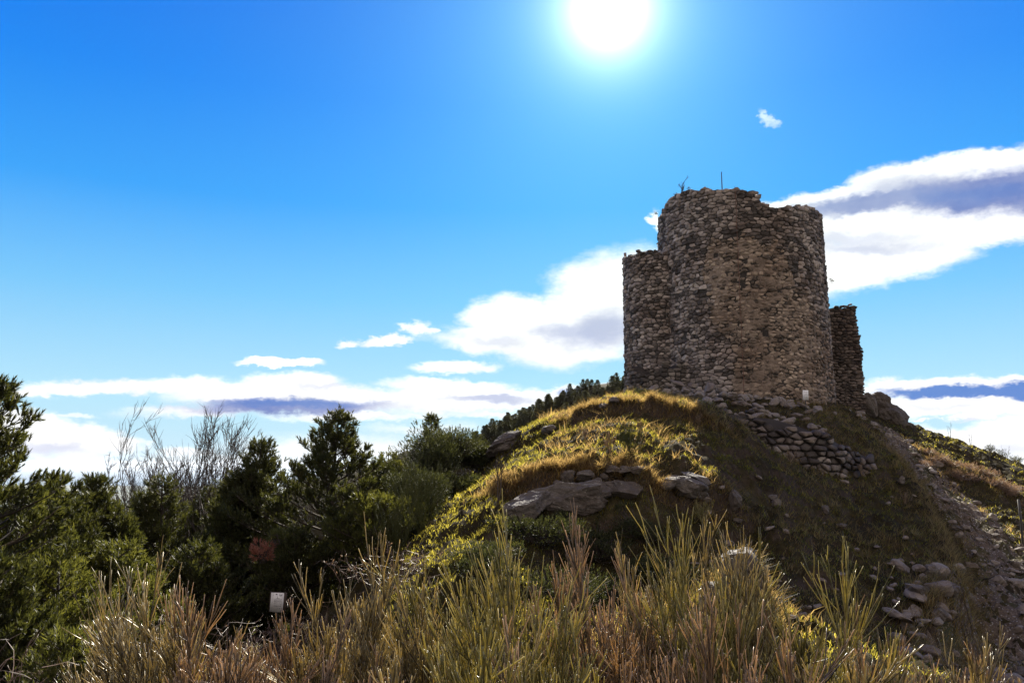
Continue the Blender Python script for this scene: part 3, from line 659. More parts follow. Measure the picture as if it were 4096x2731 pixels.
BOULD = [ # px, py(base), half size m, rot, tilt, label, sink
 (506,450,(1.0,.6,.40),.1,-.5,'large pale slanted boulder on the skyline at the left end of the grassy crest',.3,'boulder'),
 (548,433,(.32,.3,.2),.8,0,'small grey rock on the crest just right of the large slanted boulder',.3,'boulder'),
 (614,409,(.22,.2,.12),0,0,'small pale stone on the crest left of the tower foot',.2,'boulder'),
 (604,410,(.26,.2,.12),0,0.1,'low flat pale stone on the crest far left of the tower foot',.2,'boulder'),
 (568,511,(1.55,.42,.60),.06,-.05,'long low rock outcrop with mossy face in the middle of the slope',.35,'boulder'),
 (522,520,(.95,.42,.42),.25,-.35,'leftmost dark rock slab of the outcrop below the dry grass ledge',.35,'boulder'),
 (624,497,(.75,.35,.34),-.1,.05,'grey rock at the right end of the long outcrop',.3,'boulder'),
 (568,486,(.26,.22,.2),.2,0,'upright pale block under the dry grass ledge',.2,'boulder'),
 (585,486,(.30,.25,.2),.6,0,'squarish grey block under the dry grass ledge',.2,'boulder'),
 (612,484,(.26,.22,.15),0,0,'small grey block at the right of the dry grass ledge',.2,'boulder'),
 (628,483,(.24,.2,.12),.4,0,'flat pale block at the far right of the dry grass ledge',.2,'boulder'),
 (598,487,(.16,.15,.13),.3,0,'tiny pale cobble between the blocks under the dry grass ledge',.2,'boulder'),
 (604,483,(.14,.13,.12),.9,0,'tiny grey cobble above the right blocks of the dry grass ledge',.2,'boulder'),
 (638,480,(.2,.16,.12),.2,0,'small cobble at the very right end of the dry grass ledge',.2,'boulder'),
 (558,488,(.2,.16,.14),.2,0,'small dark cobble at the left end of the block row',.2,'boulder'),
 (670,487,(.42,.3,.16),.3,-.25,'flat tilted slab above the low rock cave in mid slope',.2,'boulder'),
 (690,500,(.62,.5,.36),.1,.35,'pale cracked boulder below the tilted slab in mid slope',.25,'boulder'),
 (700,492,(.45,.3,.14),-.2,.4,'dark leaning slab resting above the pale cracked boulder',.2,'boulder'),
 (735,517,(.24,.2,.30),.1,0,'upright pale standing block right of the small slope broom',.15,'boulder'),
 (737,524,(.16,.14,.08),0,0,'little flat stone below the upright standing block',.15,'boulder'),
 (773,500,(.18,.16,.12),.4,0,'upper pale stone of the pair in the shaded slope',.15,'boulder'),
 (776,507,(.20,.18,.16),.1,0,'lower pale stone of the pair in the shaded slope',.15,'boulder'),
 (826,514,(.16,.14,.16),.9,0,'single pale stone in the middle of the shaded slope',.15,'boulder'),
 (842,528,(.24,.18,.09),.3,.1,'flat grey stone half buried in the dark slope',.3,'boulder'),
 (902,488,(.17,.15,.17),.3,0,'grey stone on the shaded slope near the path bend',.15,'boulder'),
 (742,603,(.55,.42,.42),.3,.15,'big lichened boulder under the sunlit grass knoll behind the brooms',.25,'boulder'),
 (722,606,(.32,.3,.26),1.2,0,'smaller dark boulder left of the lichened boulder on the knoll',.25,'boulder'),
 (940,620,(.30,.25,.20),.4,.2,'rounded brown rock at the lower right foot of the mound',.3,'boulder'),
 (918,598,(.36,.28,.26),1.2,.2,'jutting brown rock with hollow beneath on the eroded mound edge',.3,'boulder'),
 (960,575,(.24,.22,.18),.2,.1,'brown rock on the mound edge above the lower path',.3,'boulder'),
 (968,600,(.26,.22,.18),.9,0,'rounded grey rock at the mound foot beside the path',.3,'boulder'),
 (948,598,(.28,.24,.24),2.,.1,'brown rock in the middle of the eroded mound edge',.3,'boulder'),
 (930,575,(.26,.22,.2),.5,.1,'brown rock near the top of the eroded mound edge',.3,'boulder'),
 (955,530,(.30,.22,.14),.5,.1,'flat pale stone on the upper mound edge near the path',.3,'boulder'),
 (780,402,(.01,.01,.01),0,0,'',0,'boulder'),
]
for i, (px, py, sz, rz, tl, lab, sk, mt) in enumerate(BOULD):
    if not lab: continue
    rock('boulder' if sz[0] > .35 else 'stone', G(px, py), sz, 100+i, lab, 'boulder' if sz[0] > .35 else 'stone', mt, 5 if sz[0] > .8 else 4, rz, tl, sk)
# dark crag on the skyline right of the tower: three rocks
for (px, py, D, sz, lab, sd_) in [(880, 418, 47, (.95, .8, 1.15), 'tall dark crag on the skyline just right of the tower', 41), (893, 425, 46.5, (.95, .8, .85), 'lower dark crag leaning on the tall crag right of the tower', 42), (868, 414, 46, (.5, .5, .9), 'narrow dark rock between the tower wing and the tall crag', 43), (907, 431, 46.5, (.7, .6, .45), 'rightmost low dark rock of the skyline crag', 44)]:
    p = W(px, py, D); p[2] = min(p[2], Hs(p[0], p[1])+.3)
    z = W(px, py, D)[2]
    rock('crag', (p[0], p[1], z), sz, sd_, lab, 'rock', 'boulder', 5, .4, .1, .30, 6)
# retaining wall of big rubble blocks below the tower
rwp = np.array([gxy(694, 28.6), gxy(715, 28.9), gxy(745, 29.3), gxy(780, 29.6), gxy(810, 29.8), gxy(838, 30.2), gxy(866, 31.5)])
seg2 = np.concatenate([[0], np.cumsum(np.linalg.norm(np.diff(rwp, axis=0), axis=1))]); U6 = seg2[-1]
WT = [(690,413),(715,409),(745,412),(775,416),(800,424),(825,434),(845,447),(866,456)]
def rub(u, v, d):
    x = np.interp(u, seg2, rwp[:, 0]); y = np.interp(u, seg2, rwp[:, 1]); b = 0.45*(v-1.0)+0.25*fbm(x*.7, v*.7, 3, 2)
    return np.stack([x, y+b-d, v], -1)
def wtop(u):
    x = float(np.interp(u, seg2, rwp[:, 0])); y = float(np.interp(u, seg2, rwp[:, 1])); px = proj(x, y, 1)[0]
    return z_at(x, y+.3, np.interp(px, [w_[0] for w_ in WT], [w_[1] for w_ in WT]))
def wbot(u): return float(Hs(float(np.interp(u, seg2, rwp[:, 0])), float(np.interp(u, seg2, rwp[:, 1]))-0.4))
retw = empty('rubble_retaining_wall', (rwp[3][0], rwp[3][1], 0.2)); tag(retw, 'rough retaining wall of big rubble blocks below the tower foot', 'wall')
a = Acc(); masonry(a, rng, rub, U6, -1.6, 3.2, 0.40, 0.23, lambda u, v: v < wtop(u)+.3*math.sin(u*3.1)*math.sin(u*7.7)-.1 and v > -1.9, 0.24, 0.045, False); a.build('blocks', M['rubble'], retw)
a = Acc(); us = np.linspace(0, U6, 60); cols = []
for u in us:
    t_ = wtop(u); vv = np.linspace(-2.5, t_-.1, 12); x = np.full(12, u); o_ = rub(x, vv, np.full(12, -.02)); b_ = o_[-1:]+np.array([[0, 1.2, -.1]]); c_ = o_[-1:]+np.array([[0, 1.8, -2.5]])
    cols.append(np.concatenate([o_, b_, c_]))
idx = np.arange(60*14).reshape(60, 14); a.add(np.concatenate(cols), np.stack([idx[:-1, :-1], idx[1:, :-1], idx[1:, 1:], idx[:-1, 1:]], -1).reshape(-1, 4)); a.build('earth_fill', M['core'], retw)
# loose stones: shared shapes, every stone its own object
protos = {}
def stone_mesh(i, mat):
    if (i, mat) not in protos:
        V, F = rock_shape(500+i, 2 if mat != 'rubble' else 3, 8, .12); o = mesh('loose_stone', V, F, M[mat], smooth=False); protos[(i, mat)] = o.data; bpy.data.objects.remove(o)
    return protos[(i, mat)]
def loose(name, p, s, mat, label, group, flat=.65, cat='stone'):
    o = bpy.data.objects.new(name, stone_mesh(int(rng.integers(0, 9)), mat)); COL.objects.link(o)
    o.location = (p[0], p[1], p[2]+s*flat*.35); o.rotation_euler = (rng.normal(0, .25), rng.normal(0, .25), rng.uniform(0, 6.28))
    o.scale = (s*rng.uniform(.9, 1.5), s*rng.uniform(.7, 1.1), s*flat*rng.uniform(.7, 1.2)); tag(o, label, cat, group)
for i in range(250):      # rubble heap at the tower foot, above the retaining wall
    t = rng.uniform(0, 1); px = 645+t*175+rng.normal(0, 5); top = np.interp(px, [640, 665, 690, 730, 780, 830], [402, 396, 388, 398, 411, 425]); 
    D = rng.uniform(29, 38); x = W(px, 400, D)[0]
    base = Hs(x, D); heap = 0.75*math.exp(-((px-700)/32)**2)*math.exp(-((D-34)/2.6)**2)+.1
    if px < 690 and D < 32: continue
    loose('rubble_stone', (x, D, base+heap*rng.uniform(.3, 1)), (sz_ := rng.uniform(.10, .28)), 'rubble', ('big ' if sz_ > .19 else 'small ')+'grey loose stone at the '+('left end' if px < 690 else 'middle' if px < 760 else 'right end')+' of the rubble heap, '+('front side' if D < 33 else 'against the tower'), 'rubble stones heaped at the tower foot')
pathpt = list(zip(PCX, PCY))
for i in range(280):
    j = int(rng.integers(8, 190)); x = PCX[j]+nrm[j, 0]*rng.normal(0, 1.0); y = PCY[j]+nrm[j, 1]*rng.normal(0, 1.0)
    loose('path_stone', (x, y, Hs(x, y)+.03), (sz_ := float(np.clip(rng.lognormal(-2.2, .5), .05, .30))), 'rubble', ('large' if sz_ > .14 else 'middling' if sz_ > .08 else 'little')+' loose stone on the '+('uppermost stretch of the stony path' if y > 37 else 'stony path beside the russet bank' if y > 31 else 'sunlit bend of the stony path' if y > 25 else 'shaded lowest stretch of the stony path'), 'loose stones scattered along the stony path')
for i in range(60):
    px = rng.uniform(690, 930); py = rng.uniform(465, 640); p = G(px, py, 10)
    loose('slope_stone', p, rng.uniform(.05, .12), 'rubble', 'small stone in dark grass of the shaded slope, '+('under the rubble wall' if py < 510 else 'halfway down' if py < 570 else 'near the bottom')+(' on the left' if px < 800 else ' on the right'), 'small stones on the shaded slope')
for i in range(20):
    px = rng.uniform(885, 985); py = rng.uniform(555, 655); p = G(px, py, 10)
    loose('edge_stone', p, rng.uniform(.1, .26), 'rubble', 'brown stone sticking out of the eroded mound edge, '+('above' if py < 590 else 'between' if py < 620 else 'below')+' the jutting rocks', 'stones in the eroded mound edge')

# ------------------------------------------------------------------ grass
def grass(name, pts, hgt, wid, nb, mat, lean=0.5, clump=0.12, seed=0):
    """pts (N,2) tussock centres; nb blades each"""
    r = np.random.default_rng(seed); Nn = len(pts)*nb
    c = np.repeat(pts, nb, 0)+r.normal(0, clump, (Nn, 2)); z = H(c[:, 0], c[:, 1])-0.015
    th_ = r.uniform(0, 2*math.pi, Nn); hs = np.repeat(hgt*r.uniform(.55, 1.5, len(pts)), nb)*r.uniform(.5, 1.15, Nn)
    ln = r.normal(0, lean, (Nn, 2))+np.array([0.12, -0.25]); w = wid*r.uniform(.7, 1.3, Nn)
    base = np.stack([c[:, 0], c[:, 1], z], -1); s = np.stack([np.cos(th_), np.sin(th_), 0*th_], -1)*w[:, None]/2
    mid = base+np.stack([ln[:, 0]*hs*.35, ln[:, 1]*hs*.35, hs*.6], -1); tip = base+np.stack([ln[:, 0]*hs*.95, ln[:, 1]*hs*.95, hs*.95], -1)
    V = np.stack([base-s, base+s, mid+s*.8, mid-s*.8, tip], 1).reshape(-1, 3); b = np.arange(Nn)[:, None]*5
    return mesh(name, V, [b+np.array([[0, 1, 2, 3]]), b+np.array([[3, 2, 4]])], mat)
r_ = np.random.default_rng(3)
def field(n, x0, x1, y0, y1, thr=None, seed=1, fscale=.9):
    p = np.stack([r_.uniform(x0, x1, n), r_.uniform(y0, y1, n)], -1)
    f = fbm(p[:, 0]*fscale, p[:, 1]*fscale, seed, 3)
    if thr is not None: p = p[f > thr]
    # keep to ground one can see from about here, off the path and outside the tower
    px = 512+FPX*p[:, 0]/(p[:, 1]*math.cos(PITCH)); p = p[(px > 380) & (px < 1090)]
    p = p[np.hypot(p[:, 0]-TX, p[:, 1]-TY) > TR+.3]
    dp = np.full(len(p), 9.0)
    for j in range(0, 200, 6): dp = np.minimum(dp, np.hypot(p[:, 0]-PCX[j], p[:, 1]-PCY[j]))
    return p[dp > 0.95]
g1 = field(24000, -4, 24, 11, 33, -0.25, 1)
g1 = g1[(g1[:, 0] < 6.2) | (r_.uniform(0, 1, len(g1)) < .45)]
tag(grass('grass', g1, 0.095, 0.014, 17, M['grass'], .6, .10, 5), 'short tufted green and yellow grass covering the mound', 'grass', kind='stuff')
g2 = field(5200, -4, 30, 31, 47, -0.3, 2)
tag(grass('grass', g2, 0.09, 0.02, 14, M['grass'], .6, .12, 6), 'bright green grass on the hilltop behind the path and round the tower', 'grass', kind='stuff')
def along(pl, n, spread, off=0):
    pl = np.array(pl); sg = np.concatenate([[0], np.cumsum(np.linalg.norm(np.diff(pl, axis=0), axis=1))]); t = r_.uniform(0, sg[-1], n)
    return np.stack([np.interp(t, sg, pl[:, 0])+r_.normal(0, spread, n), np.interp(t, sg, pl[:, 1])+off+r_.normal(0, spread, n)], -1)
d1 = np.concatenate([along(LEDGES[1][0], 420, .16, .22), along(LEDGES[0][0], 240, .14, .16), along(LEDGES[2][0], 60, .15, .1), along(LEDGES[4][0], 160, .25, .35)])
tag(grass('dry_grass', d1, 0.20, 0.012, 22, M['dry'], .75, .10, 7), 'golden dry grass hanging over the ledges of the mound', 'grass', kind='stuff')
d3 = np.concatenate([along(LEDGES[3][0], 420, .22, 0), along(LEDGES[3][0], 260, .5, 0)])
tag(grass('edge_grass', d3, 0.26, 0.012, 22, M['dry'], .8, .12, 27), 'pale shaggy grass hanging over the eroded right edge of the mound', 'grass', kind='stuff')
d2 = field(7000, 1, 24, 11, 40, 0.15, 7, .5)
g5 = field(2600, 1, 24, 13, 42, 0.0, 17, .8)
tag(grass('tall_tussocks', g5, 0.26, 0.014, 20, M['dry'], .8, .11, 18), 'taller pale tussocks dotted over the slope', 'grass', kind='stuff')
tag(grass('withered_grass', d2, 0.16, 0.013, 11, M['dry'], .6, .12, 8), 'brown withered grass patches scattered over the mound', 'grass', kind='stuff')
# ------------------------------------------------------------------ vegetation builders
def tuft_proto(r, n, L, nl, nw, spread=0.75):
    """needles round a shoot along +Z; returns (n,3,3)"""
    t = r.uniform(0, 1, n); a = r.uniform(0, 2*math.pi, n); sp = spread*r.uniform(.6, 1.1, n)*(1-.45*t)
    d = np.stack([np.cos(a)*np.sin(sp), np.sin(a)*np.sin(sp), np.cos(sp)], -1); b = np.stack([0*t, 0*t, t*L], -1)
    s = unit(np.cross(d, np.array([0, 0, 1.])+r.normal(0, .3, (n, 3))))*nw/2; ll = nl*r.uniform(.8, 1.15, n)[:, None]
    return np.stack([b-s, b+s, b+d*ll], 1)
def put_tufts(acc, r, P, Dv, sc, n=16, L=.12, nl=.075, nw=.015, spread=.75, variants=6):
    P = np.asarray(P); Dv = unit(np.asarray(Dv)); a, b = frames(Dv); k = r.integers(0, variants, len(P)); sc = np.broadcast_to(sc, len(P))
    for j in range(variants):
        m = k == j
        if not m.any(): continue
        T = tuft_proto(r, n, L, nl, nw, spread).reshape(-1, 3)
        ph = r.uniform(0, 6.28, m.sum())[:, None]; A = a[m]*np.cos(ph)+b[m]*np.sin(ph); B = -a[m]*np.sin(ph)+b[m]*np.cos(ph)
        V = P[m][:, None]+sc[m][:, None, None]*(T[None, :, 0:1]*A[:, None]+T[None, :, 1:2]*B[:, None]+T[None, :, 2:3]*Dv[m][:, None])
        Nn = m.sum()*n; acc.add(V.reshape(-1, 3), (np.arange(Nn)*3)[:, None]+np.array([[0, 1, 2]]))
def pine(base, h, width, label, seed, mat='pine', tufts=1.25, sc=1.0, leaders=1, group=None, cat='tree', bare=0.08, rise=.55, n=16, tilt=(0, 0), gap=.40, name='pine_tree', cone=1.9):
    r = np.random.default_rng(seed); base = np.array(base, float)
    root = empty(name, tuple(base)); tag(root, label, cat, group)
    wood, leaf = Acc(), Acc(); TP, TD = [], []
    for li in range(leaders):
        hh = h*(1-.08*li*r.uniform(.6, 1.4)); ln = np.array([tilt[0]+(r.uniform(-.16, .16) if li else 0), tilt[1]+(r.uniform(-.1, .1) if li else 0)])
        tz = np.linspace(0, 1, 8); tp = base+np.stack([ln[0]*hh*tz+.03*h*np.sin(tz*5+seed)*tz*.4, ln[1]*hh*tz, hh*tz], -1)
        tubes(wood, [tp], [np.interp(tz, [0, 1], [.022*h+.02, .012])], 7)
        hz = bare*hh+.2
        while hz < hh*.97:
            f = hz/hh; prof = min(1.0, (1-f)*cone+.04)**(.8 if cone > 1.6 else 1.1)*(.75+.25*min(1, f*4)); nb = int(r.integers(4, 7)); a0 = r.uniform(0, 6.28)
            for b in range(nb):
                az_ = a0+b*2*math.pi/nb+r.normal(0, .25); L = width*prof*r.uniform(.65, 1.12)
                if L < .12: L = .12
                p0 = np.array([np.interp(f, tz, tp[:, 0]), np.interp(f, tz, tp[:, 1]), base[2]+hz]); upw = rise*(.35+.9*f)
                K = 6; P, _ = curved(r, p0[None], np.array([[math.cos(az_), math.sin(az_), upw*.7]]), np.array([L]), K, .09*rise/.55, .05)
                tubes(wood, P, [np.linspace(.012+.012*L, .006, K)], 4)
                P = P[0]; ns = max(4, int(L/ .085*tufts))
                t = r.uniform(.18, 1, ns)**.8; t[0] = 1; q0 = np.stack([np.interp(t, np.linspace(0, 1, K), P[:, i]) for i in range(3)], -1)
                out = unit(P[-1]-P[0]); side = unit(np.cross(out, [0, 0, 1.]))
                sg = r.choice([-1, 1], ns)[:, None]*r.uniform(.3, 1.1, ns)[:, None]; d = out[None]*.8+side[None]*sg+np.array([0, 0, 1.])*r.uniform(.1, 1.0, ns)[:, None]
                d[0] = out+np.array([0, 0, .5]); sl = L*.42*(1-t*.75)*r.uniform(.4, 1, ns)+.02; SP, sdv = curved(r, q0, d, sl, 3, .12, .08)
                tubes(wood, SP, np.tile([[.006, .005, .004]], (ns, 1)), 3)
                for kk in range(3):
                    if kk == 0: TP.append(SP[:, 2]); TD.append(sdv+np.array([0, 0, .9]))
                    else:
                        e = SP[:, 1] if kk == 1 else SP[:, 2]; TP.append(e+r.normal(0, .03, e.shape)); TD.append(sdv+r.normal(0, .55, sdv.shape)+np.array([0, 0, .2]))
            hz += gap*r.uniform(.75, 1.2)*(1.15-.55*f)
        TP.append(tp[-1:]); TD.append(np.array([[0, 0, 1.]]))
        TP.append(np.repeat(tp[-1:], 5, 0)-np.array([[0, 0, .12]])); TD.append(np.stack([np.cos(np.arange(5)*1.26), np.sin(np.arange(5)*1.26), np.full(5, 1.6)], -1))
    TP = np.concatenate(TP); TD = np.concatenate(TD)
    put_tufts(leaf, r, TP, TD, sc*r.uniform(.75, 1.25, len(TP)), n)
    wood.build('trunk', M['bark'], root); leaf.build('crown', M[mat], root); return root
def bush_leafy(name, c, rad, ntuft, label, cat, mat, seed, group=None, n=10, sc=.8, wood='twig', lumps=9, up=.6, nl=.07, nw=.014):
    """dense shrub: lumps of short shoots over a woody frame"""
    r = np.random.default_rng(seed); c = np.array(c, float); rad = np.array(rad, float)
    root = empty(name, tuple(c)); tag(root, label, cat, group)
    ld = unit(r.normal(size=(lumps, 3))); ld[:, 2] = np.abs(ld[:, 2]); lc = c+ld*rad*r.uniform(.45, .8, (lumps, 1)); lr = rad.mean()*r.uniform(.28, .5, lumps)
    k = r.integers(0, lumps, ntuft); d = unit(r.normal(size=(ntuft, 3))); d[:, 2] = d[:, 2]*.8+.15; rr = r.uniform(.35, 1.05, ntuft)**.6
    P = lc[k]+d*lr[k][:, None]*rr[:, None]; P[:, 2] = np.maximum(P[:, 2], H(P[:, 0], P[:, 1])+.02)
    leaf = Acc(); put_tufts(leaf, r, P, d+np.array([0, 0, up]), sc*r.uniform(.6, 1.3, ntuft), n, .10, nl, nw, .9)
    wd = Acc(); m = min(ntuft//6, 160); ks = r.integers(0, ntuft, m); e = P[ks]; b0 = np.repeat(c[None], m, 0)+r.normal(0, .05, (m, 3))
    mid = (b0+e)/2+r.normal(0, .06, (m, 3)); tubes(wd, np.stack([b0, mid, e], 1), np.tile([[.014, .008, .004]], (m, 1)), 3)
    wd.build('stems', M[wood], root); leaf.build('foliage', M[mat], root); return root
def bare_shrub(name, base, h, label, cat, seed, mat='twig', stems=5, spread=.25, wind=.03, levels=3, dens=7, group=None, thick=.012, up=.05, jit=.10, part='branches', minr=.0022, fork=.38, sub=.42):
    r = np.random.default_rng(seed); base = np.array(base, float); root = empty(name, tuple(base)); tag(root, label, cat, group)
    a0 = Acc(); a1 = Acc(); P0 = np.repeat(base[None], stems, 0)+np.concatenate([r.normal(0, .06*h*.5, (stems, 2)), np.zeros((stems, 1))], 1)
    D0 = np.concatenate([r.normal(0, spread, (stems, 2)), np.ones((stems, 1))], 1); L = h*r.uniform(.62, .88, stems); wv = np.array([wind, 0, 0]); K = 6
    P, _ = curved(r, P0, D0, L, K, up, jit*.6, wv); tubes(a0, P, np.tile(np.linspace(thick, thick*.25, K), (stems, 1)), 5)
    for lv in range(levels-1):
        Nn = len(P); t = r.uniform(.25, .97, (Nn, dens)); i = np.clip((t*(K-1)).astype(int), 0, K-2); f = t*(K-1)-i
        ii = np.arange(Nn)[:, None]; q = P[ii, i]*(1-f[..., None])+P[ii, i+1]*f[..., None]; dd = unit(P[ii, i+1]-P[ii, i])
        d = (dd+r.normal(0, fork, dd.shape)+np.array([0, 0, .15])).reshape(-1, 3); Lb = (np.repeat(L[:, None], dens, 1)*(sub-.22*t)*r.uniform(.6, 1.3, t.shape)).ravel()
        P, _ = curved(r, q.reshape(-1, 3), d, Lb, K, up*.8, jit, wv); L = Lb
        tk = thick*(.42 if lv == 0 else .24); tubes(a1, P, np.tile(np.linspace(tk, max(tk*.4, minr), K), (len(P), 1)), 3)
    a0.build('stems', M[mat], root); a1.build(part, M[mat], root); return root
# ------------------------------------------------------------------ signs
def info_sign(name, px, py, D, w, h, board, tilt, label, post_len, lines, rz=0.0, seed=0):
    c = W(px, py, D); gz = Hs(c[0], c[1]); root = empty(name, (c[0], c[1], gz)); tag(root, label, 'sign')
    root.rotation_euler = (0, 0, rz)
    ct, st_ = math.cos(tilt), math.sin(tilt)
    def T(x, z, y):       # sheet coordinates to local
        return (x*ct+z*st_, y, c[2]-gz+z*ct-x*st_)
    def box(acc, x0, x1, z0, z1, y0, y1):
        V = [T(x, z, y) for y in (y0, y1) for (x, z) in ((x0, z0), (x1, z0), (x1, z1), (x0, z1))]
        acc.add(V, np.array([[0, 1, 2, 3], [7, 6, 5, 4], [0, 4, 5, 1], [1, 5, 6, 2], [2, 6, 7, 3], [3, 7, 4, 0]]))
    def bld(acc, nm, mat, par=root):
        o = acc.build(nm, mat); o.parent = par; return o
    a = Acc(); box(a, -w/2, w/2, -h/2, h/2, -.012, -.004); sheet = bld(a, 'sheet', M['paper'])
    a = Acc(); bw = w/2+(0.10*w if board else -.01); bh = h/2+(.01 if board else -.01); box(a, -bw, bw+(.03 if board else 0), -bh, bh, -.001, .015); bld(a, 'backboard', M['board'])
    a = Acc(); pb = T(0, -h/2+.05, .03); tubes(a, [[(pb[0]+.0, .03, -.3), (pb[0]*1.0, .03, (c[2]-gz)*.5), (T(0, h*.3, .03))]], [[.02, .02, .02]], 8); bld(a, 'post', M['post'])
    a = Acc()
    for (x0, x1, z, t) in lines: box(a, x0*w, x1*w, z*h-t*h, z*h+t*h, -.0165, -.0135)
    o = bld(a, 'printed_text', M['ink_pale'], sheet)
    return sheet, box, bld
r = random.Random(4)
lines = []
for z in (.17, .11, .08, .05, .02, -.05, -.09, -.15, -.18, -.20):
    x = -.24
    while x < .34:
        l = r.uniform(.04, .14); lines.append((x, min(x+l, .36), z, .006)); x += l+.025
lines += [(-.35, -.345, 0, .45), (.375, .38, 0, .45), (.12, .34, .40, .005), (.12, .34, .36, .005), (-.13, -.125, .2, .25)]
root, box, bld = info_sign('notice_sign', 277, 601.5, 18.5, .285, .415, True, .05, 'white printed notice sheet on dark board standing among brambles under the pines', 1, lines, .05)
a = Acc(); w, h = .285, .415
# dark drawing at the head of the sheet, stamp and corner marks
for x0, x1, z0, z1 in [(-.14, -.03, .41, .45), (-.05, -.01, .38, .42), (.0, .03, .24, .32), (-.06, .0, .205, .225), (-.02, .20, .20, .215), (.17, .2, .44, .47), (.33, .35, .36, .46), (.22, .30, .33, .34), (-.34, -.31, .37, .39),
                       (.22, .29, -.325, -.295), (.12, .15, -.32, -.30), (.355, .385, -.47, -.39), (-.40, -.37, -.48, -.41), (-.5, -.42, -.465, -.45)]:
    box(a, x0*w, x1*w, z0*h, z1*h, -.0195, -.0168)
bld(a, 'printed_figure', M['ink'], root)
lines = []
for z in (.36, .30, .26, .06, .02, -.02, -.12, -.17, -.25, -.29):
    x = -.30
    while x < .32:
        l = r.uniform(.05, .18); lines.append((x, min(x+l, .36), z, .007)); x += l+.03
root, box, bld = info_sign('notice_sign', 805.5, 394.5, 35.5, .25, .43, False, .03, 'small white notice on a thin post in front of the right side of the tower', 1, lines)
a = Acc(); w, h = .25, .43
for x0, x1, z0, z1 in [(-.05, .22, .135, .16), (.30, .38, -.37, -.33)]: box(a, x0*w, x1*w, z0*h, z1*h, -.0195, -.0168)
bld(a, 'printed_figure', M['ink'], root)

# ------------------------------------------------------------------ trees and shrubs
def at(px, D): p = W(px, 462, D); return (p[0], D, Hs(p[0], D))
def hgt(px, D, pytop): return W(px, pytop, D)[2]-Hs(W(px, 462, D)[0], D)
PINES = [ # px, D, top py, width m, label, material, leaders, tuft scale, n
 (335,23,410,2.9,'tallest conical dark pine behind the white notice sheet','pine',1,1.15,18),
 (258,24.5,439,1.55,'broad dark pine with several upright leaders left of the tallest pine','pine',5,1.1,16),
 (388,27,452,1.3,'lighter green pine between the tallest pine and the dark juniper thicket','pine_light',2,1.0,14),
 (165,21.5,474,1.25,'small dark pine standing in front of the bare birch scrub','pine',2,1.05,16),
 (215,27,486,1.4,'bushy pine between the bare scrub and the broad pine','pine',3,1.0,14),
 (-12,12.5,384,1.35,'large pine cut off by the left edge with long open branches','pine',1,1.1,26),
 (58,17,474,1.3,'middle pine of the left thicket with many upright shoots','pine',4,1.05,18),
 (96,18.5,478,1.2,'rightmost pine of the left thicket beside the gap to the sea','pine',3,1.05,18),
 (24,14.5,492,1.2,'pine right beside the large pine at the left edge','pine_light',3,1.05,18),
 (125,15,542,1.1,'yellowish young pine low in front of the left thicket','pine_light',3,1.0,16),
 (70,12.5,560,1.0,'yellow green young pine in front of the left thicket','pine_light',3,1.0,16),
 (12,11,560,.9,'dark young pine at the lower left edge','pine',3,1.0,16),
 (205,18.5,545,1.2,'low dark pine between the brambles and the small pine','pine',3,1.0,14),
 (300,21,530,1.1,'low dark pine right behind the white notice sheet','pine',3,1.0,14),
 (375,21,500,1.2,'low pine with bright green shoots at the right foot of the tallest pine','pine_light',2,1.0,14),
 (80,8.0,640,.5,'little bright green pine near the bottom left corner','pine_light',2,.8,16),
 (432,27,416,.7,'slim pine top rising above the dark juniper thicket','pine',1,1.1,14)]
for i, (px, D, tp, w, lab, mt, ld, sc, n) in enumerate(PINES):
    pine(at(px, D), max(.8, hgt(px, D, tp)), w*1.08, lab, 40+i, mt, {0: 1.6, 5: .75}.get(i, 1.35), sc*1.12, ld, 'pines growing left of the mound', n=n, gap=.36 if i == 0 else .30, cone=1.45 if i == 0 else 1.9)
# dead red branch and bright shoots in front of the tallest pine
bush_leafy('dead_pine_branch', W(263, 557, 18.9), (.24, .2, .55), 200, 'reddish dead pine bough hanging left of the tallest pine', 'branch', 'dead', 5, n=16, sc=.9, lumps=5)
bush_leafy('pine_shoot', W(275, 542, 18.8), (.24, .2, .3), 120, 'bright green young pine shoot beside the reddish dead bough', 'shoot', 'pine_light', 6, n=16, sc=.9, lumps=4)
# bare birch scrub
for i, (px, D, tp, st_, wd, lab) in enumerate([
 (178,30,428,7,.07,'tallest leafless birch clump left of the broad pine'),
 (208,31,434,6,.07,'second leafless birch clump just left of the broad pine'),
 (150,29,456,7,.04,'low leafless birch scrub behind the small pine'),
 (128,28,478,6,.02,'lowest leafless scrub at the gap to the sea'),
 (229,26,470,2,.0,'thin leafless sapling touching the left side of the broad pine'),
 (195,29,455,6,.05,'leafless birch clump in the middle of the scrub')]):
    bare_shrub('bare_birch', at(px, D), hgt(px, D, tp)*1.0, lab, 'tree', 70+i, 'twig', st_+4, .16, wd*.30, 4, 7, 'leafless birches between the pines', thick=.035, up=.05, part='crown', minr=.0035, fork=.36, jit=.09, sub=.52)
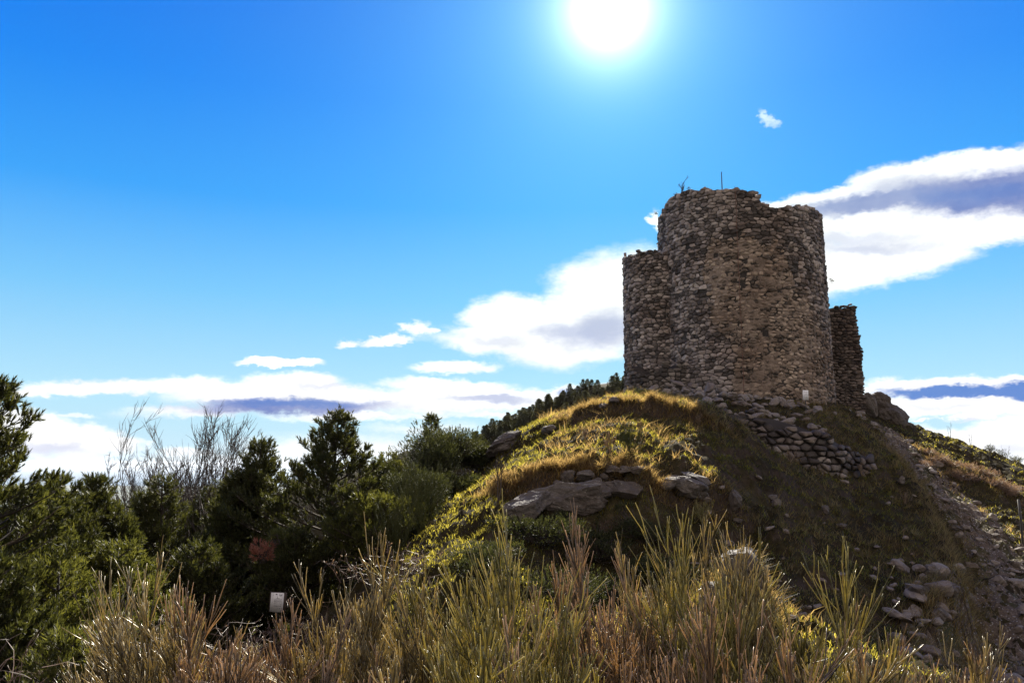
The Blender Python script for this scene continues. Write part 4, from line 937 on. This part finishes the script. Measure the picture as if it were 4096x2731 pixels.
# dark juniper thickets at the left foot of the mound
JUN = [((425,25.5),(458),1.3,1.35,'big dark juniper thicket left of the mound, leftmost and tallest lump','juniper'),
 ((452,26.5),(452),1.25,1.0,'middle lump of the dark juniper thicket against the skyline','juniper'),
 ((476,27.5),(459),.85,.8,'right lump of the dark juniper thicket beside the slanted boulder','juniper'),
 ((412,22.5),(490),1.0,.9,'lower left juniper below the dark thicket','juniper'),
 ((462,24.2),(484),.75,.5,'low juniper with pale tips on the left edge of the lit slope','juniper')]
for i, ((px, D), py, rx, rz, lab, mt) in enumerate(JUN):
    c = W(px, py, D); bush_leafy('juniper_bush', (c[0], c[1], c[2]-.25), (rx, rx*.9, rz), 3000, lab, 'bush', mt, 90+i, 'junipers at the left foot of the mound', n=9, sc=.9, lumps=16, nw=.02)
for i, (px, py, rx, rz, lab, nt) in enumerate([(540,545,1.15,.55,'spreading juniper with pale tips below the rock outcrop',1800),(492,562,1.0,.35,'low spreading juniper left of the one below the outcrop',1000),(560,528,.5,.25,'juniper sprig at the right foot of the rock outcrop',320),(600,560,1.1,.5,'wide dark juniper right below the outcrop',1500),(640,535,.8,.28,'dark juniper on the slope below the tilted slab',700),(655,580,1.0,.4,'dark juniper behind the green broom tops',1000),(560,600,1.2,.5,'lowest dark juniper between outcrop and central brooms',1200),(600,600,1.0,.4,'dark juniper just above the purplish brooms',900),(690,545,.4,.14,'small juniper patch left of the sunlit knoll',90),(478,575,.7,.3,'low dark juniper at the foot of the lit slope',420)]):
    p = G(px, py, 12); bush_leafy('creeping_juniper', p, (rx, rx*.8, rz), nt, lab, 'bush', 'juniper', 120+i, 'creeping junipers on the front slope', n=9, sc=.7, lumps=12, nw=.02, up=.9)
# broom-like bushes made of fine upright twigs, on the slope
def twig_bush(name, p, h, spread, nst, label, mat, seed, group=None, dens=9, levels=3, thick=.007):
    return bare_shrub(name, p, h, label, 'bush', seed, mat, nst, spread, .0, levels, dens, group, thick, .10, .06, 'twigs')
for i, (px, py, h, sp, n_, mt, lab) in enumerate([
 (424,572,2.3,.42,40,'slope_broom','big rounded olive broom between the tallest pine and the lit slope'),
 (400,585,1.7,.35,26,'slope_broom','smaller olive broom at the left of the big rounded broom'),
 (632,458,1.0,.5,30,'slope_broom','green broom in the middle of the lit slope'),
 (610,456,.7,.35,12,'broom_brown','brown withered broom left of the green one on the lit slope'),
 (703,526,.62,.5,22,'broom_green','small bright broom on the slope left of the standing block'),
 (641,432,.45,.3,9,'broom_brown','dry stalks under the upper ledge of the lit slope'),
 (585,440,.4,.3,9,'broom_brown','dry stalks at the left end of the upper ledge'),
 (700,428,.5,.3,9,'broom_brown','dry stalks at the right end of the upper ledge'),
 (905,505,.5,.5,12,'broom_brown','withered tuft on the shaded slope near the path bend'),
 (862,480,.55,.5,14,'broom_brown','withered tuft on the shaded slope below the rubble wall'),
 (790,462,.5,.5,12,'broom_brown','withered tuft at the foot of the rubble wall')]):
    twig_bush('broom_bush', G(px, py, 12) if i > 1 else at(px, 20.5-i), h, sp, n_, lab, mt, 150+i, 'brooms and dry stalks on the mound', 7)
bare_shrub('bare_sapling', G(497, 506, 12), 1.35, 'small leafless sapling left of the rock outcrop', 'shrub', 171, 'twig', 2, .12, .0, 3, 7, thick=.02)
# sapling and weeds on the tower
q_ = dr(np.array([-3.15]), np.array([drum_top(-3.15)-.15]), np.array([-.4]))[0]
q_ = W(680, 196, 42.5); q_[2] -= .3
bare_shrub('bare_sapling', q_, 1.35, 'tiny leafless sapling growing on the left rim of the tower', 'tree', 172, 'twig', 2, .15, .06, 3, 5, thick=.03, minr=.008, fork=.55, sub=.6)
for px, py, D, s, lab, n_ in [(676,195,42.8,.14,'tuft of weeds on the tower rim left of the leafless sapling',14),(656,214,43.6,.13,'small weed sprouting from the left edge of the tower',12),(832,281,44.2,.16,'small weed sprouting from the right edge of the tower',16),(689,189,42,.1,'tiny weed on the tower rim right of the leafless sapling',8)]:
    bush_leafy('wall_weed', W(px, py, D), (s, s, s), n_*3, lab, 'plant', 'pine', int(px), n=7, sc=.6, lumps=3)
# right-hand bank: brown bushes, dark gorse
for i in range(22):
    px = 925+i*5.2+rng.uniform(-4, 4); py = np.interp(px, [925, 960, 1000, 1040], [462, 472, 490, 508])+rng.uniform(-9, 9)
    bush_leafy('brown_bramble', G(px, py, 30), (rng.uniform(.35, .8), .5, rng.uniform(.18, .4)), 260, ('small' if i % 2 else 'broad')+' russet bramble bush on the sunny bank, '+['left end by the tower rocks', 'left of its middle', 'right of its middle', 'by the right edge'][min(3, i//6)], 'bush', 'heath', 200+i, 'russet brambles on the bank', n=7, sc=.75, lumps=16, wood='bramble', nw=.014)
for px, py, lab in [(1003,462,'small dark gorse bush on the right skyline'),(1018,470,'dark gorse bush at the right edge of the skyline'),(990,457,'tiny gorse tuft on the right skyline')]:
    D = 47; p = W(px, py, D); bush_leafy('gorse_bush', (p[0], p[1], Hs(p[0], p[1])), (.5, .4, .45), 260, lab, 'bush', 'pine', int(px), n=8, sc=.8)
for px, D, h, lab in [(953,47.5,.9,'thin bare stalks on the right skyline, leftmost'),(972,47.5,.8,'thin bare stalks on the right skyline, middle'),(1008,47,.9,'pale bare stalks beside the gorse on the right skyline'),(463,28,1.3,'thin bare stalk above the dark juniper thicket')]:
    p = at(px, D); bare_shrub('bare_stalk', p, h+.3, lab, 'plant', int(px)+3, 'twig', 3, .2, 0, 3, 4, thick=.012)
# slim dark post at the right edge
p = G(1021, 545, 15); a = Acc(); p = np.array([p[0]+.08, p[1], p[2]]); tubes(a, [[p-np.array([0, 0, .3]), p+np.array([.02, 0, .8]), p+np.array([-.01, 0, 1.75])]], [[.05, .05, .045]], 8)
tag(a.build('wooden_post', M['post'], origin=tuple(p)), 'dark wooden post beside the stony path at the right edge', 'post')
# brambles and thicket twigs at the left bottom
def bramble(px, D, rx, h, n_, label, seed, mat='bramble'):
    r = np.random.default_rng(seed); b = np.array(at(px, D)); root = empty('bramble_thicket', tuple(b)); tag(root, label, 'bush', 'tangled brambles below the pines')
    P0 = b+np.stack([r.normal(0, rx*.5, n_), r.normal(0, rx*.4, n_), r.uniform(0, .3, n_)], -1); d = np.stack([r.normal(0, .6, n_), r.normal(0, .5, n_), np.ones(n_)*1.2], -1)
    P, _ = curved(r, P0, d, h*r.uniform(.8, 1.5, n_), 9, -.12, .10); a = Acc(); tubes(a, P, np.tile(np.linspace(.008, .003, 9), (n_, 1)), 3)
    i = r.integers(2, 9, (n_, 8)); q0 = P[np.arange(n_)[:, None], i].reshape(-1, 3); dd = r.normal(0, 1, q0.shape)+np.array([0, 0, .4])
    Q_, _ = curved(r, q0, dd, r.uniform(.12, .4, len(q0)), 4, 0, .2); b_ = Acc(); tubes(b_, Q_, np.tile([[.0045, .004, .003, .002]], (len(q0), 1)), 3)
    a.build('stems', M[mat], root); b_.build('twigs', M[mat], root)
    lf = Acc(); k = r.integers(0, len(q0), len(q0)//2); put_tufts(lf, r, Q_[k, 2], r.normal(0, 1, (len(k), 3)), r.uniform(.4, .8, len(k)), 4, .06, .05, .02, 1.2); lf.build('leaves', M['heath' if seed % 2 else 'pine_light'], root)
for i, (px, D, rx, h, n_, lab) in enumerate([(160,14,.9,1.3,60,'reddish bramble tangle left of the notice sheet, leftmost'),(200,13,.9,1.3,60,'reddish bramble tangle between the left brooms and the small pine'),(238,15,.9,1.1,60,'bramble tangle just left of the white notice sheet'),(298,17,.8,.6,40,'low bramble tangle at the foot of the white notice sheet'),
  (20,7.5,.7,1.0,50,'bare bramble tangle in the bottom left corner'),(65,8,.7,.9,50,'bare bramble tangle around the little pine at bottom left'),(120,8.5,.7,1.0,60,'whitish bramble tangle left of the first broom'),(340,17,.9,.6,40,'dark bramble tangle below the tallest pine'),(120,12,.9,1.2,60,'bramble tangle in front of the yellowish young pine'),(400,16,.9,.5,40,'dark bramble tangle below the rounded olive broom')]):
    bramble(px, D, rx, h, n_, lab, 300+i)
# ------------------------------------------------------------------ foreground brooms
def broom(px, D, tips, label, mat, seed, lean=0.0, width=.45, n_main=13, n_rod=60, group='flowerless brooms along the foreground'):
    """tips: py of the highest tip"""
    r = np.random.default_rng(seed); b = np.array(at(px, D)); top = W(px, tips, D)[2]; h = top-b[2]
    root = empty('broom_bush', tuple(b)); tag(root, label, 'bush', group)
    wood, rods = Acc(), Acc()
    d = np.stack([r.normal(lean, width*.55, n_main), r.normal(0, width*.45, n_main), np.ones(n_main)], -1); L = h*r.uniform(.48, .76, n_main); L[0] = h*.88; L[1] = h*.8
    K = 7; P, _ = curved(r, np.repeat(b[None], n_main, 0)+np.concatenate([r.normal(0, .07, (n_main, 2)), np.zeros((n_main, 1))], 1), d, L, K, .06, .05)
    tubes(wood, P, np.tile(np.linspace(.009, .0030, K), (n_main, 1)), 6)
    def spawn(P, L, m, lo, hi, lf, ang):
        Nn = len(P); t = r.uniform(lo, hi, (Nn, m)); kk = P.shape[1]; i = np.clip((t*(kk-1)).astype(int), 0, kk-2); f = t*(kk-1)-i; ii = np.arange(Nn)[:, None]
        q = P[ii, i]*(1-f[..., None])+P[ii, i+1]*f[..., None]; dd = unit(P[ii, i+1]-P[ii, i]); dn = dd+r.normal(0, ang, dd.shape)+np.array([0, 0, .12])
        Lb = np.repeat(L[:, None], m, 1)*lf*(1.15-.6*t)*r.uniform(.5, 1.2, t.shape)
        return curved(r, q.reshape(-1, 3), dn.reshape(-1, 3), Lb.ravel(), 5, .05, .06)[0], Lb.ravel()
    P2, L2 = spawn(P, L, int(n_rod*.18)+2, .25, .98, .52, .26)
    P3, L3 = spawn(P2, L2, 12, .12, .97, .62, .22)
    tubes(wood, P2, np.tile(np.linspace(.0038, .0022, 5), (len(P2), 1)), 4)
    tubes(rods, P3, np.tile([.0026, .0026, .0025, .0023, .0017], (len(P3), 1))*r.uniform(.8, 1.25, (len(P3), 1)), 4)
    P4, L4 = spawn(P, L, 9, .8, 1.0, .28, .16); tubes(rods, P4, np.tile([.0030, .0030, .0028, .0025, .0018], (len(P4), 1)), 4)
    wood.build('stems', M['broom_wood'] if mat != 'broom_green' else M['broom_mixed'], root); rods.build('twigs', M[mat], root)
BRO = [ # px, D, tip py, label, mat, lean, width
 (192,5.2,566,'olive brown broom, leftmost of the tall ones at bottom left','broom_mixed',-.05,.42),
 (230,4.6,600,'reddish brown broom just right of the leftmost tall broom','broom_brown',.05,.4),
 (160,6.0,598,'yellowish broom low at the far bottom left','broom_mixed',-.1,.35),
 (302,5.4,612,'brown broom directly below the white notice sheet','broom_brown',-.05,.42),
 (352,5.0,562,'tall olive broom below the tallest pine','broom_mixed',.04,.30),
 (326,4.2,640,'brown broom in front between the notice sheet and the tall olive broom','broom_brown',0,.45),
 (400,5.6,610,'thin greenish broom left of the central gap','broom_mixed',.1,.35),
 (445,5.0,584,'olive broom at the left of the big green central broom','broom_mixed',-.15,.38),
 (490,5.6,556,'greenish broom leaning left beside the big green central broom','broom_green',-.15,.4),
 (540,4.6,530,'big green central broom with the tallest tips','broom_green',-.10,.36),
 (560,3.9,600,'green broom low in front of the big central broom','broom_green',-.2,.45),
 (592,5.8,556,'purplish brown broom right of the big central broom','broom_brown',.0,.36),
 (632,5.2,552,'reddish brown broom in the middle of the foreground row','broom_brown',.05,.36),
 (660,6.4,540,'thin broom with one long tip left of the second tall green broom','broom_mixed',-.05,.3),
 (705,5.0,527,'second tall green broom in front of the lit knoll','broom_green',-.02,.30),
 (690,4.1,610,'dark brown broom low in front of the second tall green broom','broom_brown',.05,.45),
 (748,5.4,548,'broom with long bent tips right of the second tall green broom','broom_mixed',.05,.34),
 (800,4.7,580,'green broom with one high straight tip before the shaded slope','broom_green',.02,.36),
 (835,4.3,612,'olive broom at right before the shaded slope','broom_mixed',.08,.42),
 (868,5.4,618,'brown broom at the right end of the dense row','broom_brown',.0,.34),
 (770,3.7,640,'brown broom low at the bottom right of centre','broom_brown',0,.5),
 (930,5.2,632,'separate pale broom near the bottom right','broom_mixed',.12,.34),
 (960,5.8,646,'second pale broom at bottom right beside the separate one','broom_brown',.1,.35),
 (1018,5.6,660,'pale broom cut off by the right edge','broom_mixed',.0,.25),
 (610,3.6,640,'brown broom low at the bottom centre','broom_brown',.05,.5),
 (450,3.8,640,'olive broom low at the bottom left of centre','broom_mixed',0,.5),
 (250,3.8,640,'brown broom low at the bottom left','broom_brown',0,.5)]
for i, (px, D, tp, lab, mt, ln, wd) in enumerate(BRO): broom(px, D, tp if tp < 570 else tp+10, lab, mt, 400+i, ln, wd)
# dry grass under the brooms
fg = np.stack([r_.uniform(-4.5, 5.5, 1500), r_.uniform(3.2, 10.5, 1500)], -1)
tag(grass('dry_grass', fg, .30, .010, 20, M['dry'], .5, .12, 9), 'pale dry grass growing beneath the foreground brooms', 'grass', kind='stuff')

# ------------------------------------------------------------------ distant pines on the ridge
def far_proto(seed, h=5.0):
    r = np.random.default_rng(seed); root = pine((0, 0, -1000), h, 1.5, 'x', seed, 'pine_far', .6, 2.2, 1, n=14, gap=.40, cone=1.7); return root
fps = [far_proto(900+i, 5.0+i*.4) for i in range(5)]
kids = [[c for c in bpy.data.objects if c.parent == f] for f in fps]
rr = np.random.default_rng(77); cnt = 0
spots = []
for px in np.arange(486, 640, 2.0): spots.append((px+rr.uniform(-1.5, 1.5), 150+rr.uniform(-3, 1)))
for row, D in ((1, 143), (2, 136), (3, 129)):
    for px in np.arange(470+row*2, 640, 2.7): spots.append((px+rr.uniform(-2, 2), D+rr.uniform(-3, 3)))
for i, (px, D) in enumerate(spots):
    if D >= 146 and 592 < px < 612: continue
    rp_ = ridge_pt(px); x = rp_[0]*(1+(D-150)/260); prof = max(0, 1-abs((D-150)/38)**1.5); z = -26+(rp_[2]+26)*prof-.8
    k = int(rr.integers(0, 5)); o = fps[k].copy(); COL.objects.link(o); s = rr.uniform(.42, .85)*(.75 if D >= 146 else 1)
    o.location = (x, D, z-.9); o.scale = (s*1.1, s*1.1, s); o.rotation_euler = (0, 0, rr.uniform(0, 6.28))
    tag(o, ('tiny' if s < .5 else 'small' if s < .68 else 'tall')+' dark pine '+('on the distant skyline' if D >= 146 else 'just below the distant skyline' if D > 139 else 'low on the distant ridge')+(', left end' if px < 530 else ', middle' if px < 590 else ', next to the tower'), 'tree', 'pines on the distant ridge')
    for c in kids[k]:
        d_ = c.copy(); COL.objects.link(d_); d_.parent = o
for f, ks in zip(fps, kids):
    for c in ks: bpy.data.objects.remove(c)
    bpy.data.objects.remove(f)
print('objects', len(bpy.data.objects), 'faces', sum(len(o.data.polygons) for o in bpy.data.objects if o.type == 'MESH'))

# ------------------------------------------------------------------ haze over the lowland and the sea
hz = Acc(); e_ = 79000.0
Vh = [(x, y, z) for z in (-470.0, 60.0) for (x, y) in ((-e_, -e_), (e_, -e_), (e_, e_), (-e_, e_))]
hz.add(Vh, np.array([[3, 2, 1, 0], [4, 5, 6, 7], [0, 1, 5, 4], [1, 2, 6, 5], [2, 3, 7, 6], [3, 0, 4, 7]]))
mh = bpy.data.materials.new('haze_air'); mh.use_nodes = True; N = NT(mh.node_tree)
v_ = N.n('ShaderNodeVolumePrincipled', inp={'Color': (0.82, 0.9, 1.0, 1), 'Density': 2.2e-5, 'Anisotropy': 0.2})
o_ = N.n('ShaderNodeOutputMaterial'); N.t.links.new(v_.outputs[0], o_.inputs[1])
tag(hz.build('haze', mh, smooth=False), 'pale blue haze over the lowland and the sea', 'haze', kind='stuff')
